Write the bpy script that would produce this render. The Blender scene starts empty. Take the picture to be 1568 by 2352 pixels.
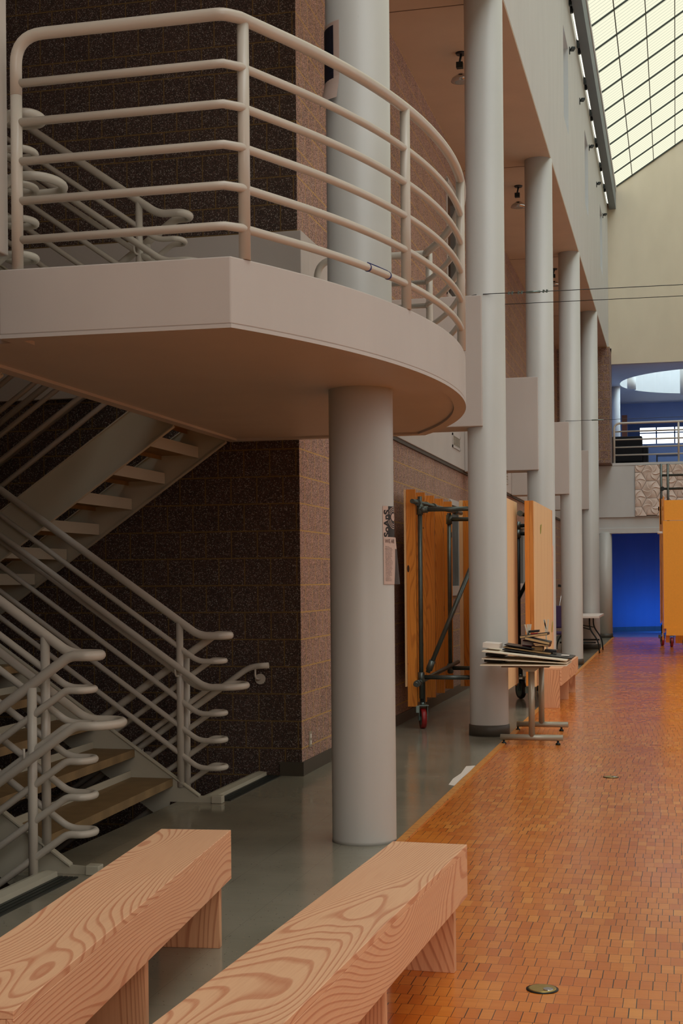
import bpy, bmesh, math, random
from mathutils import Vector, Matrix
random.seed(7)
PI = math.pi
S = bpy.context.scene
COL = S.collection

# ------------------------------------------------------------------ camera
F, HC = 3200.0, 1.477
th = math.atan((1552.0 - 784.0) / F)
cth, sth = math.cos(th), math.sin(th)
roll = 0.0090
right = Vector((cth, sth, 0)); fwd = Vector((-sth, cth, 0)); up = Vector((0, 0, 1))
cx = right * math.cos(roll) - up * math.sin(roll)
cy = right * math.sin(roll) + up * math.cos(roll)
cz = -fwd
cam = bpy.data.cameras.new('camera'); camo = bpy.data.objects.new('camera', cam); COL.objects.link(camo)
M = Matrix(((cx.x, cy.x, cz.x, 0), (cx.y, cy.y, cz.y, 0), (cx.z, cy.z, cz.z, HC), (0, 0, 0, 1)))
camo.matrix_world = M
cam.sensor_fit = 'VERTICAL'; cam.sensor_height = 36.0; cam.sensor_width = 24.0
cam.lens = F / 2352.0 * 36.0
cam.shift_y = 156.9 / 2352.0
cam.clip_start = 0.05; cam.clip_end = 300
S.camera = camo

# ------------------------------------------------------------------ view, world, light
S.view_settings.view_transform = 'Standard'; S.view_settings.look = 'None'
S.view_settings.gamma = 1.0; S.view_settings.use_curve_mapping = False
S.view_settings.exposure = 0.12
W = bpy.data.worlds.new('world'); S.world = W; W.use_nodes = True
W.node_tree.nodes['Background'].inputs[0].default_value = (1.0, 0.95, 0.735, 1)
W.node_tree.nodes['Background'].inputs[1].default_value = 0.97
S.cycles.max_bounces = 10; S.cycles.diffuse_bounces = 7; S.cycles.transparent_max_bounces = 12
S.cycles.sample_clamp_indirect = 6.0

def area(name, loc, size, power, color, target, sy=None, portal=False):
    l = bpy.data.lights.new(name, 'AREA'); l.energy = power; l.color = color
    l.shape = 'RECTANGLE'; l.size = size; l.size_y = sy or size
    o = bpy.data.objects.new(name, l); COL.objects.link(o); o.location = loc
    o.rotation_euler = (Vector(target) - Vector(loc)).to_track_quat('-Z', 'Y').to_euler()
    if portal: l.cycles.is_portal = True
    return o

# daylight through the skylight (the portal only guides the sky's own light)
po = area('skylight_portal', (2.33, 11.5, 13.40), 8.8, 1, (1, 1, 1), (2.33 + 0.536, 11.5, 13.40 - 0.844), 47.0, True)
sun = bpy.data.lights.new('hazy_sun', 'SUN'); sun.energy = 2.6; sun.angle = math.radians(75); sun.color = (0.92, 0.96, 1.06)
suno = bpy.data.objects.new('hazy_sun', sun); COL.objects.link(suno)
suno.rotation_euler = Vector((-0.50, 0.44, -0.75)).to_track_quat('-Z', 'Y').to_euler()
# added fill light behind the camera; a glazed end is assumed there
area('end_fill_light', (3.3, -6.8, 5.6), 5.0, 330, (1.0, 0.94, 0.93), (1.5, 5.0, 4.6), 6.5)
# added fill light beyond the right edge of the view; glazing there is assumed
area('side_fill_light', (5.85, 13.0, 4.2), 26.0, 290, (0.95, 0.98, 1.0), (-2.0, 13.0, 3.6), 5.5)
# outdoor daylight behind the narrow clerestory slots
for yy in (20.9, 25.9, 31.1):
    area('slot_daylight', (-2.35, yy - 0.35, 9.1), 0.5, 24, (0.50, 0.76, 1.0), (-1.7, yy + 1.0, 9.0), 1.3)
# blue stage light standing on the floor of the far room, and the upper lounge's own daylight
area('blue_lamp', (-0.1, 38.4, 0.35), 0.8, 19, (0.02, 0.22, 1.0), (-1.0, 39.9, 0.9), 0.5)
area('lounge_light', (1.6, 40.0, 9.6), 4.0, 260, (0.55, 0.80, 1.0), (1.3, 40.0, 4.0))

# ------------------------------------------------------------------ node materials
def newmat(name):
    m = bpy.data.materials.new(name); m.use_nodes = True
    nt = m.node_tree; b = nt.nodes['Principled BSDF']
    return m, nt, b
def N(nt, t, **kw):
    n = nt.nodes.new(t)
    for k, v in kw.items(): setattr(n, k, v)
    return n
def L(nt, a, b): nt.links.new(a, b)
def setin(nt, sock, v):
    if isinstance(v, bpy.types.NodeSocket): L(nt, v, sock)
    else: sock.default_value = v
def MA(nt, op, a, b=0.0, c=0.0):
    n = N(nt, 'ShaderNodeMath', operation=op)
    for i, v in enumerate((a, b, c)): setin(nt, n.inputs[i], v)
    return n.outputs[0]
def MIX(nt, f, a, b, mode='MIX'):
    n = N(nt, 'ShaderNodeMix', data_type='RGBA', blend_type=mode)
    setin(nt, n.inputs[0], f)
    for i, v in ((6, a), (7, b)):
        setin(nt, n.inputs[i], (v + (1,)) if isinstance(v, tuple) and len(v) == 3 else v)
    return n.outputs[2]
def RAMP(nt, f, stops):
    n = N(nt, 'ShaderNodeValToRGB'); L(nt, f, n.inputs[0])
    e = n.color_ramp.elements
    while len(e) < len(stops): e.new(0.5)
    for i, (p, c) in enumerate(stops):
        e[i].position = p; e[i].color = (c, c, c, 1) if isinstance(c, (int, float)) else (c + (1,))
    return n.outputs[0]
def POS(nt, obj=False):
    if obj: v = N(nt, 'ShaderNodeTexCoord').outputs['Object']
    else: v = N(nt, 'ShaderNodeNewGeometry').outputs['Position']
    s = N(nt, 'ShaderNodeSeparateXYZ'); L(nt, v, s.inputs[0])
    return v, s.outputs[0], s.outputs[1], s.outputs[2]
def VEC(nt, x, y, z=0.0):
    n = N(nt, 'ShaderNodeCombineXYZ')
    for i, v in enumerate((x, y, z)): setin(nt, n.inputs[i], v)
    return n.outputs[0]
def NOISE(nt, vec, scale, detail=2.0, rough=0.5):
    n = N(nt, 'ShaderNodeTexNoise'); L(nt, vec, n.inputs['Vector'])
    n.inputs['Scale'].default_value = scale; n.inputs['Detail'].default_value = detail
    n.inputs['Roughness'].default_value = rough
    return n.outputs[0]
def VORO(nt, vec, scale):
    n = N(nt, 'ShaderNodeTexVoronoi'); L(nt, vec, n.inputs['Vector']); n.inputs['Scale'].default_value = scale
    return n
def WN(nt, vec):
    n = N(nt, 'ShaderNodeTexWhiteNoise', noise_dimensions='3D'); L(nt, vec, n.inputs['Vector'])
    return n
def BUMP(nt, b, h, strength=0.3, dist=0.002):
    n = N(nt, 'ShaderNodeBump'); n.inputs['Strength'].default_value = strength
    n.inputs['Distance'].default_value = dist
    L(nt, h, n.inputs['Height']); L(nt, n.outputs[0], b.inputs['Normal'])
def srgb(r, g, b):
    f = lambda c: (c / 255 / 12.92) if c <= 10 else (((c / 255) + 0.055) / 1.055) ** 2.4
    return (f(r), f(g), f(b))
def plain(name, col, rough=0.5, metal=0.0, var=0.06, scale=3.0, spec=None, coat=0.0):
    m, nt, b = newmat(name)
    v, x, y, z = POS(nt, True)
    n = NOISE(nt, v, scale, 3)
    f = MA(nt, 'MULTIPLY', n, 1.0)
    dark = tuple(c * (1 - var * 2.2) for c in col); light = tuple(min(1, c * (1 + var)) for c in col)
    L(nt, MIX(nt, f, dark, light), b.inputs['Base Color'])
    b.inputs['Roughness'].default_value = rough; b.inputs['Metallic'].default_value = metal
    if coat: b.inputs['Coat Weight'].default_value = coat
    if spec is not None: b.inputs['Specular IOR Level'].default_value = spec
    return m
def emit(name, col, st):
    m, nt, b = newmat(name)
    b.inputs['Base Color'].default_value = col + (1,)
    b.inputs['Emission Color'].default_value = col + (1,); b.inputs['Emission Strength'].default_value = st
    return m

def block_mat(name, axis, kk, mk):
    """ground-face concrete block, 8 x 8 inch units, gold mortar, speckled aggregate"""
    m, nt, b = newmat(name)
    v, x, y, z = POS(nt)
    u = x if axis == 'X' else y
    w, h = 0.2064, 0.2064
    vv = MA(nt, 'DIVIDE', z, h); row = MA(nt, 'FLOOR', vv)
    uu = MA(nt, 'ADD', MA(nt, 'DIVIDE', u, w), MA(nt, 'MULTIPLY', row, 0.5))
    fu = MA(nt, 'FRACT', uu); fv = MA(nt, 'FRACT', vv)
    cid = VEC(nt, MA(nt, 'FLOOR', uu), row, 3.0)
    eu = MA(nt, 'MINIMUM', fu, MA(nt, 'SUBTRACT', 1.0, fu))
    ev = MA(nt, 'MINIMUM', fv, MA(nt, 'SUBTRACT', 1.0, fv))
    ju = MA(nt, 'LESS_THAN', eu, 0.022); jv = MA(nt, 'LESS_THAN', ev, 0.024)
    joint = MA(nt, 'MAXIMUM', ju, jv)
    idv = WN(nt, cid).outputs[0]
    sp = VORO(nt, v, 215.0)
    cs = N(nt, 'ShaderNodeSeparateColor'); L(nt, sp.outputs['Color'], cs.inputs[0])
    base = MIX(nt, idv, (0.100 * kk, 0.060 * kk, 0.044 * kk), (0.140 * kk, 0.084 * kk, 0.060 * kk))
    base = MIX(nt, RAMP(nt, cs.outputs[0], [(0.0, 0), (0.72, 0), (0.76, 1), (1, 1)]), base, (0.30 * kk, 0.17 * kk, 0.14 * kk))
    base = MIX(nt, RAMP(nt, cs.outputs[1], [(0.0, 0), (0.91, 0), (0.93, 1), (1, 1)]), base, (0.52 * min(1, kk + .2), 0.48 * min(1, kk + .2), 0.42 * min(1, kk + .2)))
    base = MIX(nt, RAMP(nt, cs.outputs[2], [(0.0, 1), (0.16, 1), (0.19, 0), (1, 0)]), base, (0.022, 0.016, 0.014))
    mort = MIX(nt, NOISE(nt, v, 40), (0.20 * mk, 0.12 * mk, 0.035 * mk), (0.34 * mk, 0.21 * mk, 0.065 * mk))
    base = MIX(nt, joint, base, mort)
    L(nt, base, b.inputs['Base Color']); b.inputs['Roughness'].default_value = 0.75
    hgt = MA(nt, 'SUBTRACT', MA(nt, 'MULTIPLY', cs.outputs[1], 0.15), joint)
    BUMP(nt, b, hgt, 0.5, 0.004)
    return m

def parquet_mat():
    m, nt, b = newmat('end_grain_parquet')
    v, x, y, z = POS(nt)
    h, w = 0.114, 0.047
    wob = MA(nt, 'MULTIPLY', NOISE(nt, v, 0.7, 2), 0.05)
    vv = MA(nt, 'DIVIDE', MA(nt, 'ADD', y, wob), h); row = MA(nt, 'FLOOR', vv)
    rn = WN(nt, VEC(nt, row, 1.0, 5.0)).outputs[0]
    uu = MA(nt, 'ADD', MA(nt, 'DIVIDE', x, w), MA(nt, 'MULTIPLY', rn, 5.0))
    fu = MA(nt, 'FRACT', uu); fv = MA(nt, 'FRACT', vv)
    eu = MA(nt, 'MULTIPLY', MA(nt, 'MINIMUM', fu, MA(nt, 'SUBTRACT', 1.0, fu)), w)
    ev = MA(nt, 'MULTIPLY', MA(nt, 'MINIMUM', fv, MA(nt, 'SUBTRACT', 1.0, fv)), h)
    cid = VEC(nt, MA(nt, 'FLOOR', uu), row, 9.0)
    wn = WN(nt, cid); idv = wn.outputs[0]
    cg = MA(nt, 'MULTIPLY', WN(nt, VEC(nt, MA(nt, 'FLOOR', uu), row, 2.0)).outputs[0], 0.0022)
    ju = MA(nt, 'LESS_THAN', eu, cg); jv = MA(nt, 'LESS_THAN', ev, 0.0010)
    joint = MA(nt, 'MAXIMUM', ju, jv)
    col = RAMP(nt, idv, [(0.0, srgb(206, 112, 36)), (0.3, srgb(222, 132, 48)), (0.75, srgb(230, 142, 54)), (1.0, srgb(242, 164, 74))])
    grain = NOISE(nt, VEC(nt, MA(nt, 'MULTIPLY', x, 3.5), MA(nt, 'MULTIPLY', y, 46), MA(nt, 'MULTIPLY', idv, 0.4)), 1.0, 3)
    col = MIX(nt, MA(nt, 'MULTIPLY', grain, 0.55), col, srgb(176, 82, 22))
    big = NOISE(nt, v, 0.9, 3)
    col = MIX(nt, RAMP(nt, big, [(0.35, 0), (0.7, 0.55)]), col, srgb(206, 108, 38))
    col = MIX(nt, joint, col, (0.02, 0.010, 0.005))
    L(nt, col, b.inputs['Base Color'])
    ro = MA(nt, 'ADD', 0.13, MA(nt, 'MULTIPLY', NOISE(nt, v, 1.6, 3), 0.17))
    L(nt, ro, b.inputs['Roughness'])
    tilt = MA(nt, 'MULTIPLY', MA(nt, 'MULTIPLY', fv, MA(nt, 'SUBTRACT', idv, 0.5)), 0.5)
    hh = MA(nt, 'SUBTRACT', MA(nt, 'ADD', tilt, MA(nt, 'MULTIPLY', NOISE(nt, v, 26, 1), 0.35)), joint)
    BUMP(nt, b, hh, 0.35, 0.0012)
    return m

def vinyl_mat():
    m, nt, b = newmat('grey_green_vinyl')
    v, x, y, z = POS(nt)
    n1 = NOISE(nt, v, 2.2, 4)
    col = MIX(nt, n1, srgb(122, 120, 104), srgb(156, 150, 134))
    sp = VORO(nt, v, 60); cs = N(nt, 'ShaderNodeSeparateColor'); L(nt, sp.outputs['Color'], cs.inputs[0])
    d = MA(nt, 'LESS_THAN', sp.outputs['Distance'], 0.16)
    col = MIX(nt, MA(nt, 'MULTIPLY', d, MA(nt, 'GREATER_THAN', cs.outputs[0], 0.8)), col, srgb(60, 62, 50))
    col = MIX(nt, MA(nt, 'MULTIPLY', d, MA(nt, 'GREATER_THAN', cs.outputs[1], 0.88)), col, srgb(176, 150, 120))
    fx = MA(nt, 'FRACT', MA(nt, 'DIVIDE', x, 0.305)); fy = MA(nt, 'FRACT', MA(nt, 'DIVIDE', y, 0.305))
    j = MA(nt, 'MAXIMUM', MA(nt, 'LESS_THAN', fx, 0.006), MA(nt, 'LESS_THAN', fy, 0.006))
    col = MIX(nt, MA(nt, 'MULTIPLY', j, 0.35), col, srgb(60, 62, 52))
    L(nt, col, b.inputs['Base Color'])
    L(nt, MA(nt, 'ADD', 0.08, MA(nt, 'MULTIPLY', n1, 0.14)), b.inputs['Roughness'])
    BUMP(nt, b, NOISE(nt, v, 5, 2), 0.06, 0.004)
    return m

def wood_mat(name, light, dark, along=1, freq=9.0, rough=0.45, knots=0.0, contrast=0.75, fine=90.0, sx=5.5, straight=0.0):
    """flat-sawn grain: contour rings of a stretched noise field, length along local axis"""
    m, nt, b = newmat(name)
    tc = N(nt, 'ShaderNodeTexCoord'); oi = N(nt, 'ShaderNodeObjectInfo')
    mp = N(nt, 'ShaderNodeMapping'); L(nt, tc.outputs['Object'], mp.inputs['Vector'])
    sc = [sx, sx, sx]; sc[along] = 0.62
    mp.inputs['Scale'].default_value = sc
    L(nt, VEC(nt, MA(nt, 'MULTIPLY', oi.outputs['Random'], 37.0), MA(nt, 'MULTIPLY', oi.outputs['Random'], 11.0), 0.0), mp.inputs['Location'])
    n = NOISE(nt, mp.outputs[0], 1.0, 1.2, 0.35)
    sp_ = N(nt, 'ShaderNodeSeparateXYZ'); L(nt, tc.outputs['Object'], sp_.inputs[0])
    acr = [sp_.outputs[i] for i in range(3) if i != along]
    lin = MA(nt, 'MULTIPLY', MA(nt, 'ADD', acr[0], MA(nt, 'MULTIPLY', acr[1], 0.8)), straight)
    r = MA(nt, 'FRACT', MA(nt, 'ADD', MA(nt, 'MULTIPLY', n, freq), lin))
    ring = RAMP(nt, r, [(0.0, 0.0), (0.60, 0.12), (0.80, 1.0), (0.93, 0.85), (1.0, 0.0)])
    mp2 = N(nt, 'ShaderNodeMapping'); L(nt, tc.outputs['Object'], mp2.inputs['Vector'])
    s2 = [fine, fine, fine]; s2[along] = fine / 30
    mp2.inputs['Scale'].default_value = s2
    fn = NOISE(nt, mp2.outputs[0], 1.0, 2)
    f = MA(nt, 'MULTIPLY', ring, contrast)
    f = MA(nt, 'ADD', f, MA(nt, 'MULTIPLY', MA(nt, 'SUBTRACT', fn, 0.5), 0.45))
    col = MIX(nt, f, light, dark)
    if knots:
        mp3 = N(nt, 'ShaderNodeMapping'); L(nt, tc.outputs['Object'], mp3.inputs['Vector'])
        s3 = [9, 9, 9]; s3[along] = 3.2
        mp3.inputs['Scale'].default_value = s3
        L(nt, VEC(nt, MA(nt, 'MULTIPLY', oi.outputs['Random'], 91.0), MA(nt, 'MULTIPLY', oi.outputs['Random'], 17.0), 0.0), mp3.inputs['Location'])
        vo = VORO(nt, mp3.outputs[0], 1.0)
        cs = N(nt, 'ShaderNodeSeparateColor'); L(nt, vo.outputs['Color'], cs.inputs[0])
        k = MA(nt, 'MULTIPLY', MA(nt, 'LESS_THAN', vo.outputs['Distance'], knots), MA(nt, 'GREATER_THAN', cs.outputs[0], 0.45))
        col = MIX(nt, k, col, (0.05, 0.018, 0.006))
    L(nt, col, b.inputs['Base Color']); b.inputs['Roughness'].default_value = rough
    BUMP(nt, b, fn, 0.15, 0.001)
    return m

def skylight_mat():
    m, nt, b = newmat('ribbed_translucent_glazing')
    out = nt.nodes['Material Output']
    v, x, y, z = POS(nt)
    fr = MA(nt, 'FRACT', MA(nt, 'DIVIDE', y, 0.1425))
    rib = MA(nt, 'LESS_THAN', fr, 0.17)
    col = MIX(nt, rib, (0.97, 0.98, 0.96), (0.58, 0.66, 0.66))
    t = N(nt, 'ShaderNodeBsdfTransparent'); L(nt, col, t.inputs[0])
    L(nt, t.outputs[0], out.inputs[0])
    return m

def glass_mat(name, tint, rough=0.05):
    m, nt, b = newmat(name)
    out = nt.nodes['Material Output']
    t = N(nt, 'ShaderNodeBsdfTransparent'); t.inputs[0].default_value = tint + (1,)
    g = N(nt, 'ShaderNodeBsdfGlossy'); g.inputs['Roughness'].default_value = rough
    fz = N(nt, 'ShaderNodeFresnel'); fz.inputs[0].default_value = 1.45
    mx = N(nt, 'ShaderNodeMixShader'); L(nt, fz.outputs[0], mx.inputs[0]); L(nt, t.outputs[0], mx.inputs[1]); L(nt, g.outputs[0], mx.inputs[2])
    L(nt, mx.outputs[0], out.inputs[0])
    return m

def paint_mat(name, col, rough=0.5, scuff=0.25, bump=0.08):
    m, nt, b = newmat(name)
    v, x, y, z = POS(nt)
    n = NOISE(nt, VEC(nt, MA(nt, 'MULTIPLY', x, 2.5), MA(nt, 'MULTIPLY', y, 2.5), z), 1.1, 4)
    c = MIX(nt, n, tuple(a * 0.90 for a in col), tuple(min(1, a * 1.07) for a in col))
    st = NOISE(nt, VEC(nt, MA(nt, 'MULTIPLY', x, 9), MA(nt, 'MULTIPLY', y, 9), MA(nt, 'MULTIPLY', z, 5)), 1.7, 5, 0.7)
    c = MIX(nt, RAMP(nt, st, [(0.70, 0.0), (0.80, scuff)]), c, tuple(a * 0.45 for a in col))
    L(nt, c, b.inputs['Base Color']); b.inputs['Roughness'].default_value = rough
    BUMP(nt, b, NOISE(nt, v, 120, 2), bump, 0.001)
    return m

def tread_mat():
    m, nt, b = newmat('tan_ribbed_tread')
    v, x, y, z = POS(nt)
    wv = N(nt, 'ShaderNodeTexWave', wave_type='BANDS', bands_direction='X'); L(nt, v, wv.inputs['Vector'])
    wv.inputs['Scale'].default_value = 22.0; wv.inputs['Distortion'].default_value = 0.2
    n = NOISE(nt, v, 9, 4)
    c = MIX(nt, n, srgb(118, 96, 62), srgb(168, 140, 96))
    c = MIX(nt, MA(nt, 'MULTIPLY', wv.outputs[1], 0.35), c, srgb(84, 68, 42))
    L(nt, c, b.inputs['Base Color']); b.inputs['Roughness'].default_value = 0.6
    BUMP(nt, b, wv.outputs[1], 0.35, 0.003)
    return m

def lettered_mat(): return plain('black_ink', (0.012, 0.010, 0.010), 0.6, var=0.0)

BR_X = block_mat('ground_face_block_shade_tone', 'X', 0.42, 0.62)  # same block, colour darkened for the shade in the stairwell
BR_Y = block_mat('ground_face_block_lit_tone', 'Y', 2.4, 2.0)  # same block, colour lightened for the hall light on these faces
BR_F = block_mat('ground_face_block_far_lit', 'X', 1.5, 1.2)  # same block, hall light on the far pier put into the colour
PARQ = parquet_mat(); VINYL = vinyl_mat()
PAINT = paint_mat('off_white_paint', srgb(192, 186, 180))
RAILP = paint_mat('rail_enamel', srgb(196, 190, 178), 0.32, 0.35, 0.03)
COLP = paint_mat('column_enamel', srgb(192, 192, 187), 0.42, 0.18, 0.05)
WALLP = paint_mat('wall_paint', srgb(198, 201, 200), 0.6, 0.08)
CREAM = paint_mat('cream_wall_paint', srgb(206, 199, 178), 0.6, 0.03)
CEILP = paint_mat('ceiling_paint', srgb(200, 186, 166), 0.7, 0.04)
STEELP = paint_mat('stringer_paint', srgb(186, 182, 164), 0.45, 0.25)
BEAMP = plain('grey_gutter_paint', srgb(108, 122, 130), 0.5)
TREAD = tread_mat()
BASE = plain('dark_rubber_base', srgb(74, 68, 58), 0.5)
NOSE = plain('black_grooved_rubber', srgb(40, 44, 40), 0.45)
FIR = wood_mat('douglas_fir', srgb(240, 192, 152), srgb(196, 118, 84), 1, 46.0, 0.42, 0.03, 0.66, 160.0, 2.7, 56.0)
FIRV = wood_mat('douglas_fir_upright', srgb(232, 180, 138), srgb(176, 102, 68), 2, 34.0, 0.42, 0.0, 0.6, 120.0, 3.0, 55.0)
PINE = wood_mat('amber_pine_stud', srgb(228, 146, 54), srgb(164, 84, 22), 2, 26.0, 0.45, 0.13, 0.5, 90.0, 5.5, 60.0)
PLY = wood_mat('pale_plywood', srgb(242, 206, 156), srgb(220, 174, 120), 2, 3.0, 0.6, 0.0, 0.25, 60.0)
MDF = plain('orange_hardboard', srgb(252, 170, 54), 0.6, var=0.05, scale=40)
FLAKE = wood_mat('orange_fir_edge', srgb(208, 140, 64), srgb(168, 96, 34), 2, 7.0, 0.5, 0.1, 0.5)
PIPE = plain('galvanised_pipe', srgb(104, 112, 108), 0.38, 0.75, 0.18, 14)
PIPED = plain('dark_steel', srgb(40, 46, 46), 0.4, 0.6)
BLACK = plain('black_plastic', (0.014, 0.014, 0.015), 0.4)
REDW = plain('red_polyurethane', srgb(150, 24, 26), 0.4)
ZINC = plain('zinc_plate', srgb(130, 150, 146), 0.35, 0.7, 0.2, 30)
SATIN = plain('satin_grey_metal', srgb(176, 170, 152), 0.35, 0.35)
GREYM = plain('grey_table_plate', srgb(132, 128, 124), 0.4, 0.2)
WHITE = plain('white_board', srgb(226, 216, 206), 0.6, var=0.03)
IVORY = plain('ivory_edge', srgb(240, 228, 204), 0.6, var=0.05)
BRASS = plain('brass', srgb(186, 160, 92), 0.35, 0.8, 0.1, 20)
CHROME = plain('chrome', srgb(200, 200, 200), 0.15, 1.0)
BOOKR = plain('maroon_cloth', srgb(104, 22, 36), 0.6)
BOOKT = plain('tan_page_block', srgb(206, 170, 120), 0.7)
CARD = plain('brown_cardboard', srgb(150, 116, 72), 0.7)
PURPLE = plain('purple_fabric', srgb(70, 50, 92), 0.8)
TILEM = plain('pale_relief_tile', srgb(214, 198, 186), 0.55, var=0.03)
PAPER = plain('poster_paper', srgb(206, 186, 176), 0.6, var=0.02)
INK = lettered_mat()
GREYINK = plain('grey_ink', srgb(112, 92, 88), 0.7, var=0.0)
BLUETAPE = plain('blue_tape', srgb(30, 40, 110), 0.5)
GREENP = plain('green_ribbon', srgb(150, 170, 60), 0.6)
BLUELIT = paint_mat('far_room_blue_light_tone', srgb(92, 112, 150), 0.6, 0.02)  # bluish: part of the room's blue lamp light is in the colour
UPWALL = paint_mat('lounge_blue_light_tone', srgb(150, 168, 206), 0.7, 0.02)  # white walls tinted blue, putting the cool daylight into the colour
FABRIC = plain('dark_patterned_fabric', srgb(26, 24, 24), 0.9, var=0.5, scale=60)
TUBE = emit('fluorescent_tube', (1.0, 0.97, 0.82), 1.3)
WINLIT = emit('lounge_window_daylight', (0.92, 1.0, 1.0), 1.6)
SKYL = skylight_mat()
PANEB = glass_mat('daylight_tint_glass', (0.75, 0.88, 1.0))  # blue tint added to turn the daylight on the slot jambs blue
PANET = glass_mat('green_tinted_glass', (0.30, 0.45, 0.42))

# ------------------------------------------------------------------ mesh helpers
class MB:
    def __init__(s): s.bm = bmesh.new()
    def box(s, x0, x1, y0, y1, z0, z1, bev=0.0, M=None):
        vs = [s.bm.verts.new((x, y, z)) for z in (z0, z1) for y in (y0, y1) for x in (x0, x1)]
        for f in ((0, 2, 3, 1), (4, 5, 7, 6), (0, 1, 5, 4), (2, 6, 7, 3), (0, 4, 6, 2), (1, 3, 7, 5)):
            s.bm.faces.new([vs[i] for i in f])
        if bev:
            es = set()
            for v in vs:
                for e in v.link_edges: es.add(e)
            r = bmesh.ops.bevel(s.bm, geom=list(es), offset=bev, segments=2, affect='EDGES', profile=0.5)
        if M is not None:
            allv = vs if not bev else list({v for f in r['faces'] for v in f.verts} | {v for v in vs if v.is_valid})
            bmesh.ops.transform(s.bm, matrix=M, verts=[v for v in allv if v.is_valid])
        return s
    def obox(s, c, size, rot=(0, 0, 0), bev=0.0):
        """box centred at c, rotated"""
        from mathutils import Euler
        t = MB(); hx, hy, hz = (a / 2 for a in size)
        t.box(-hx, hx, -hy, hy, -hz, hz, bev)
        Mx = Matrix.Translation(c) @ Euler(rot).to_matrix().to_4x4()
        t.bm.transform(Mx); s.merge(t); return s
    def merge(s, t):
        me = bpy.data.meshes.new('tmp'); t.bm.to_mesh(me); t.bm.free(); s.bm.from_mesh(me); bpy.data.meshes.remove(me)
        return s
    def prism(s, pts, z0, z1, axis='Z'):
        """pts in plan extruded between z0 and z1 along axis"""
        def P(a, b, c): return {'Z': (a, b, c), 'Y': (a, c, b), 'X': (c, a, b)}[axis]
        lo = [s.bm.verts.new(P(a, b, z0)) for a, b in pts]; hi = [s.bm.verts.new(P(a, b, z1)) for a, b in pts]
        n = len(pts)
        s.bm.faces.new(lo); s.bm.faces.new(hi)
        for i in range(n): s.bm.faces.new((lo[i], lo[(i + 1) % n], hi[(i + 1) % n], hi[i]))
        return s
    def tube(s, pts, r, seg=12, cap=True, r2=None):
        pts = [Vector(p) for p in pts]; n = len(pts)
        T = []
        for i in range(n):
            a = pts[max(0, i - 1)]; b = pts[min(n - 1, i + 1)]
            T.append((b - a).normalized())
        ref = Vector((0, 0, 1)) if abs(T[0].z) < 0.95 else Vector((0, 1, 0))
        u = (ref - T[0] * ref.dot(T[0])).normalized(); rings = []
        for i in range(n):
            u = (u - T[i] * u.dot(T[i])).normalized(); w = T[i].cross(u)
            rr = r if r2 is None else r + (r2 - r) * i / (n - 1)
            if 0 < i < n - 1:
                d = (pts[i + 1] - pts[i]).normalized().dot((pts[i] - pts[i - 1]).normalized())
                k = 1.0
            rings.append([s.bm.verts.new(pts[i] + (u * math.cos(2 * PI * j / seg) + w * math.sin(2 * PI * j / seg)) * rr) for j in range(seg)])
        for i in range(n - 1):
            for j in range(seg):
                f = s.bm.faces.new((rings[i][j], rings[i][(j + 1) % seg], rings[i + 1][(j + 1) % seg], rings[i + 1][j])); f.smooth = True
        if cap:
            s.bm.faces.new(rings[0][::-1]); s.bm.faces.new(rings[-1])
        return s
    def lathe(s, prof, cx=0, cy=0, seg=48, axis='Z', c0=0.0):
        rings = []
        for r, z in prof:
            ring = []
            for j in range(seg):
                a = 2 * PI * j / seg; p = (r * math.cos(a), r * math.sin(a), z)
                if axis == 'X': p = (p[2] + cx, p[0] + cy, p[1] + c0)
                elif axis == 'Y': p = (p[0] + cx, p[2] + cy, p[1] + c0)
                else: p = (p[0] + cx, p[1] + cy, p[2] + c0)
                ring.append(s.bm.verts.new(p))
            rings.append(ring)
        for i in range(len(rings) - 1):
            for j in range(seg):
                f = s.bm.faces.new((rings[i][j], rings[i][(j + 1) % seg], rings[i + 1][(j + 1) % seg], rings[i + 1][j])); f.smooth = True
        s.bm.faces.new(rings[0][::-1]); s.bm.faces.new(rings[-1])
        return s
    def build(s, name, mat, parent=None, bevel=0.0, **tags):
        bmesh.ops.recalc_face_normals(s.bm, faces=s.bm.faces)
        me = bpy.data.meshes.new(name); s.bm.to_mesh(me); s.bm.free()
        me.materials.append(mat)
        o = bpy.data.objects.new(name, me); COL.objects.link(o)
        if parent is not None:
            o.parent = parent; o.matrix_parent_inverse = parent.matrix_basis.inverted() if parent.get('abs') else Matrix.Identity(4)
        if bevel:
            md = o.modifiers.new('bevel', 'BEVEL'); md.width = bevel; md.segments = 2; md.limit_method = 'ANGLE'; md.angle_limit = math.radians(50)
        tag(o, **tags)
        return o

def tag(o, label=None, cat=None, group=None, kind=None):
    if label: o['label'] = label
    if cat: o['category'] = cat
    if group: o['group'] = group
    if kind: o['kind'] = kind
    return o
def thing(name, loc, label, cat, group=None, rz=0.0):
    """Empty at the thing's base. Parts are given in world coordinates when rz is 0 and built by W()"""
    o = bpy.data.objects.new(name, None); COL.objects.link(o); o.location = loc; o.rotation_euler = (0, 0, rz)
    o.empty_display_size = 0.1
    tag(o, label, cat, group); return o
SK = 0.0   # the stairs stand a few degrees off square
def part(name, mb, mat, parent, world=True, bevel=0.0, label=None):
    """mb in world coordinates (world=True) becomes a child of parent"""
    if SK:
        for v in mb.bm.verts: v.co.x += SK * (8.84 - v.co.y)
    if world:
        p = parent; off = Vector((0, 0, 0))
        while p is not None: off += Vector(p.location); p = p.parent
        mb.bm.transform(Matrix.Translation(-off))
    o = mb.build(name, mat, parent, bevel)
    if label: o['label'] = label
    return o
def struct(name, mb, mat, parent=None, bevel=0.0):
    return mb.build(name, mat, parent, bevel, kind='structure' if parent is None else None)
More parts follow.
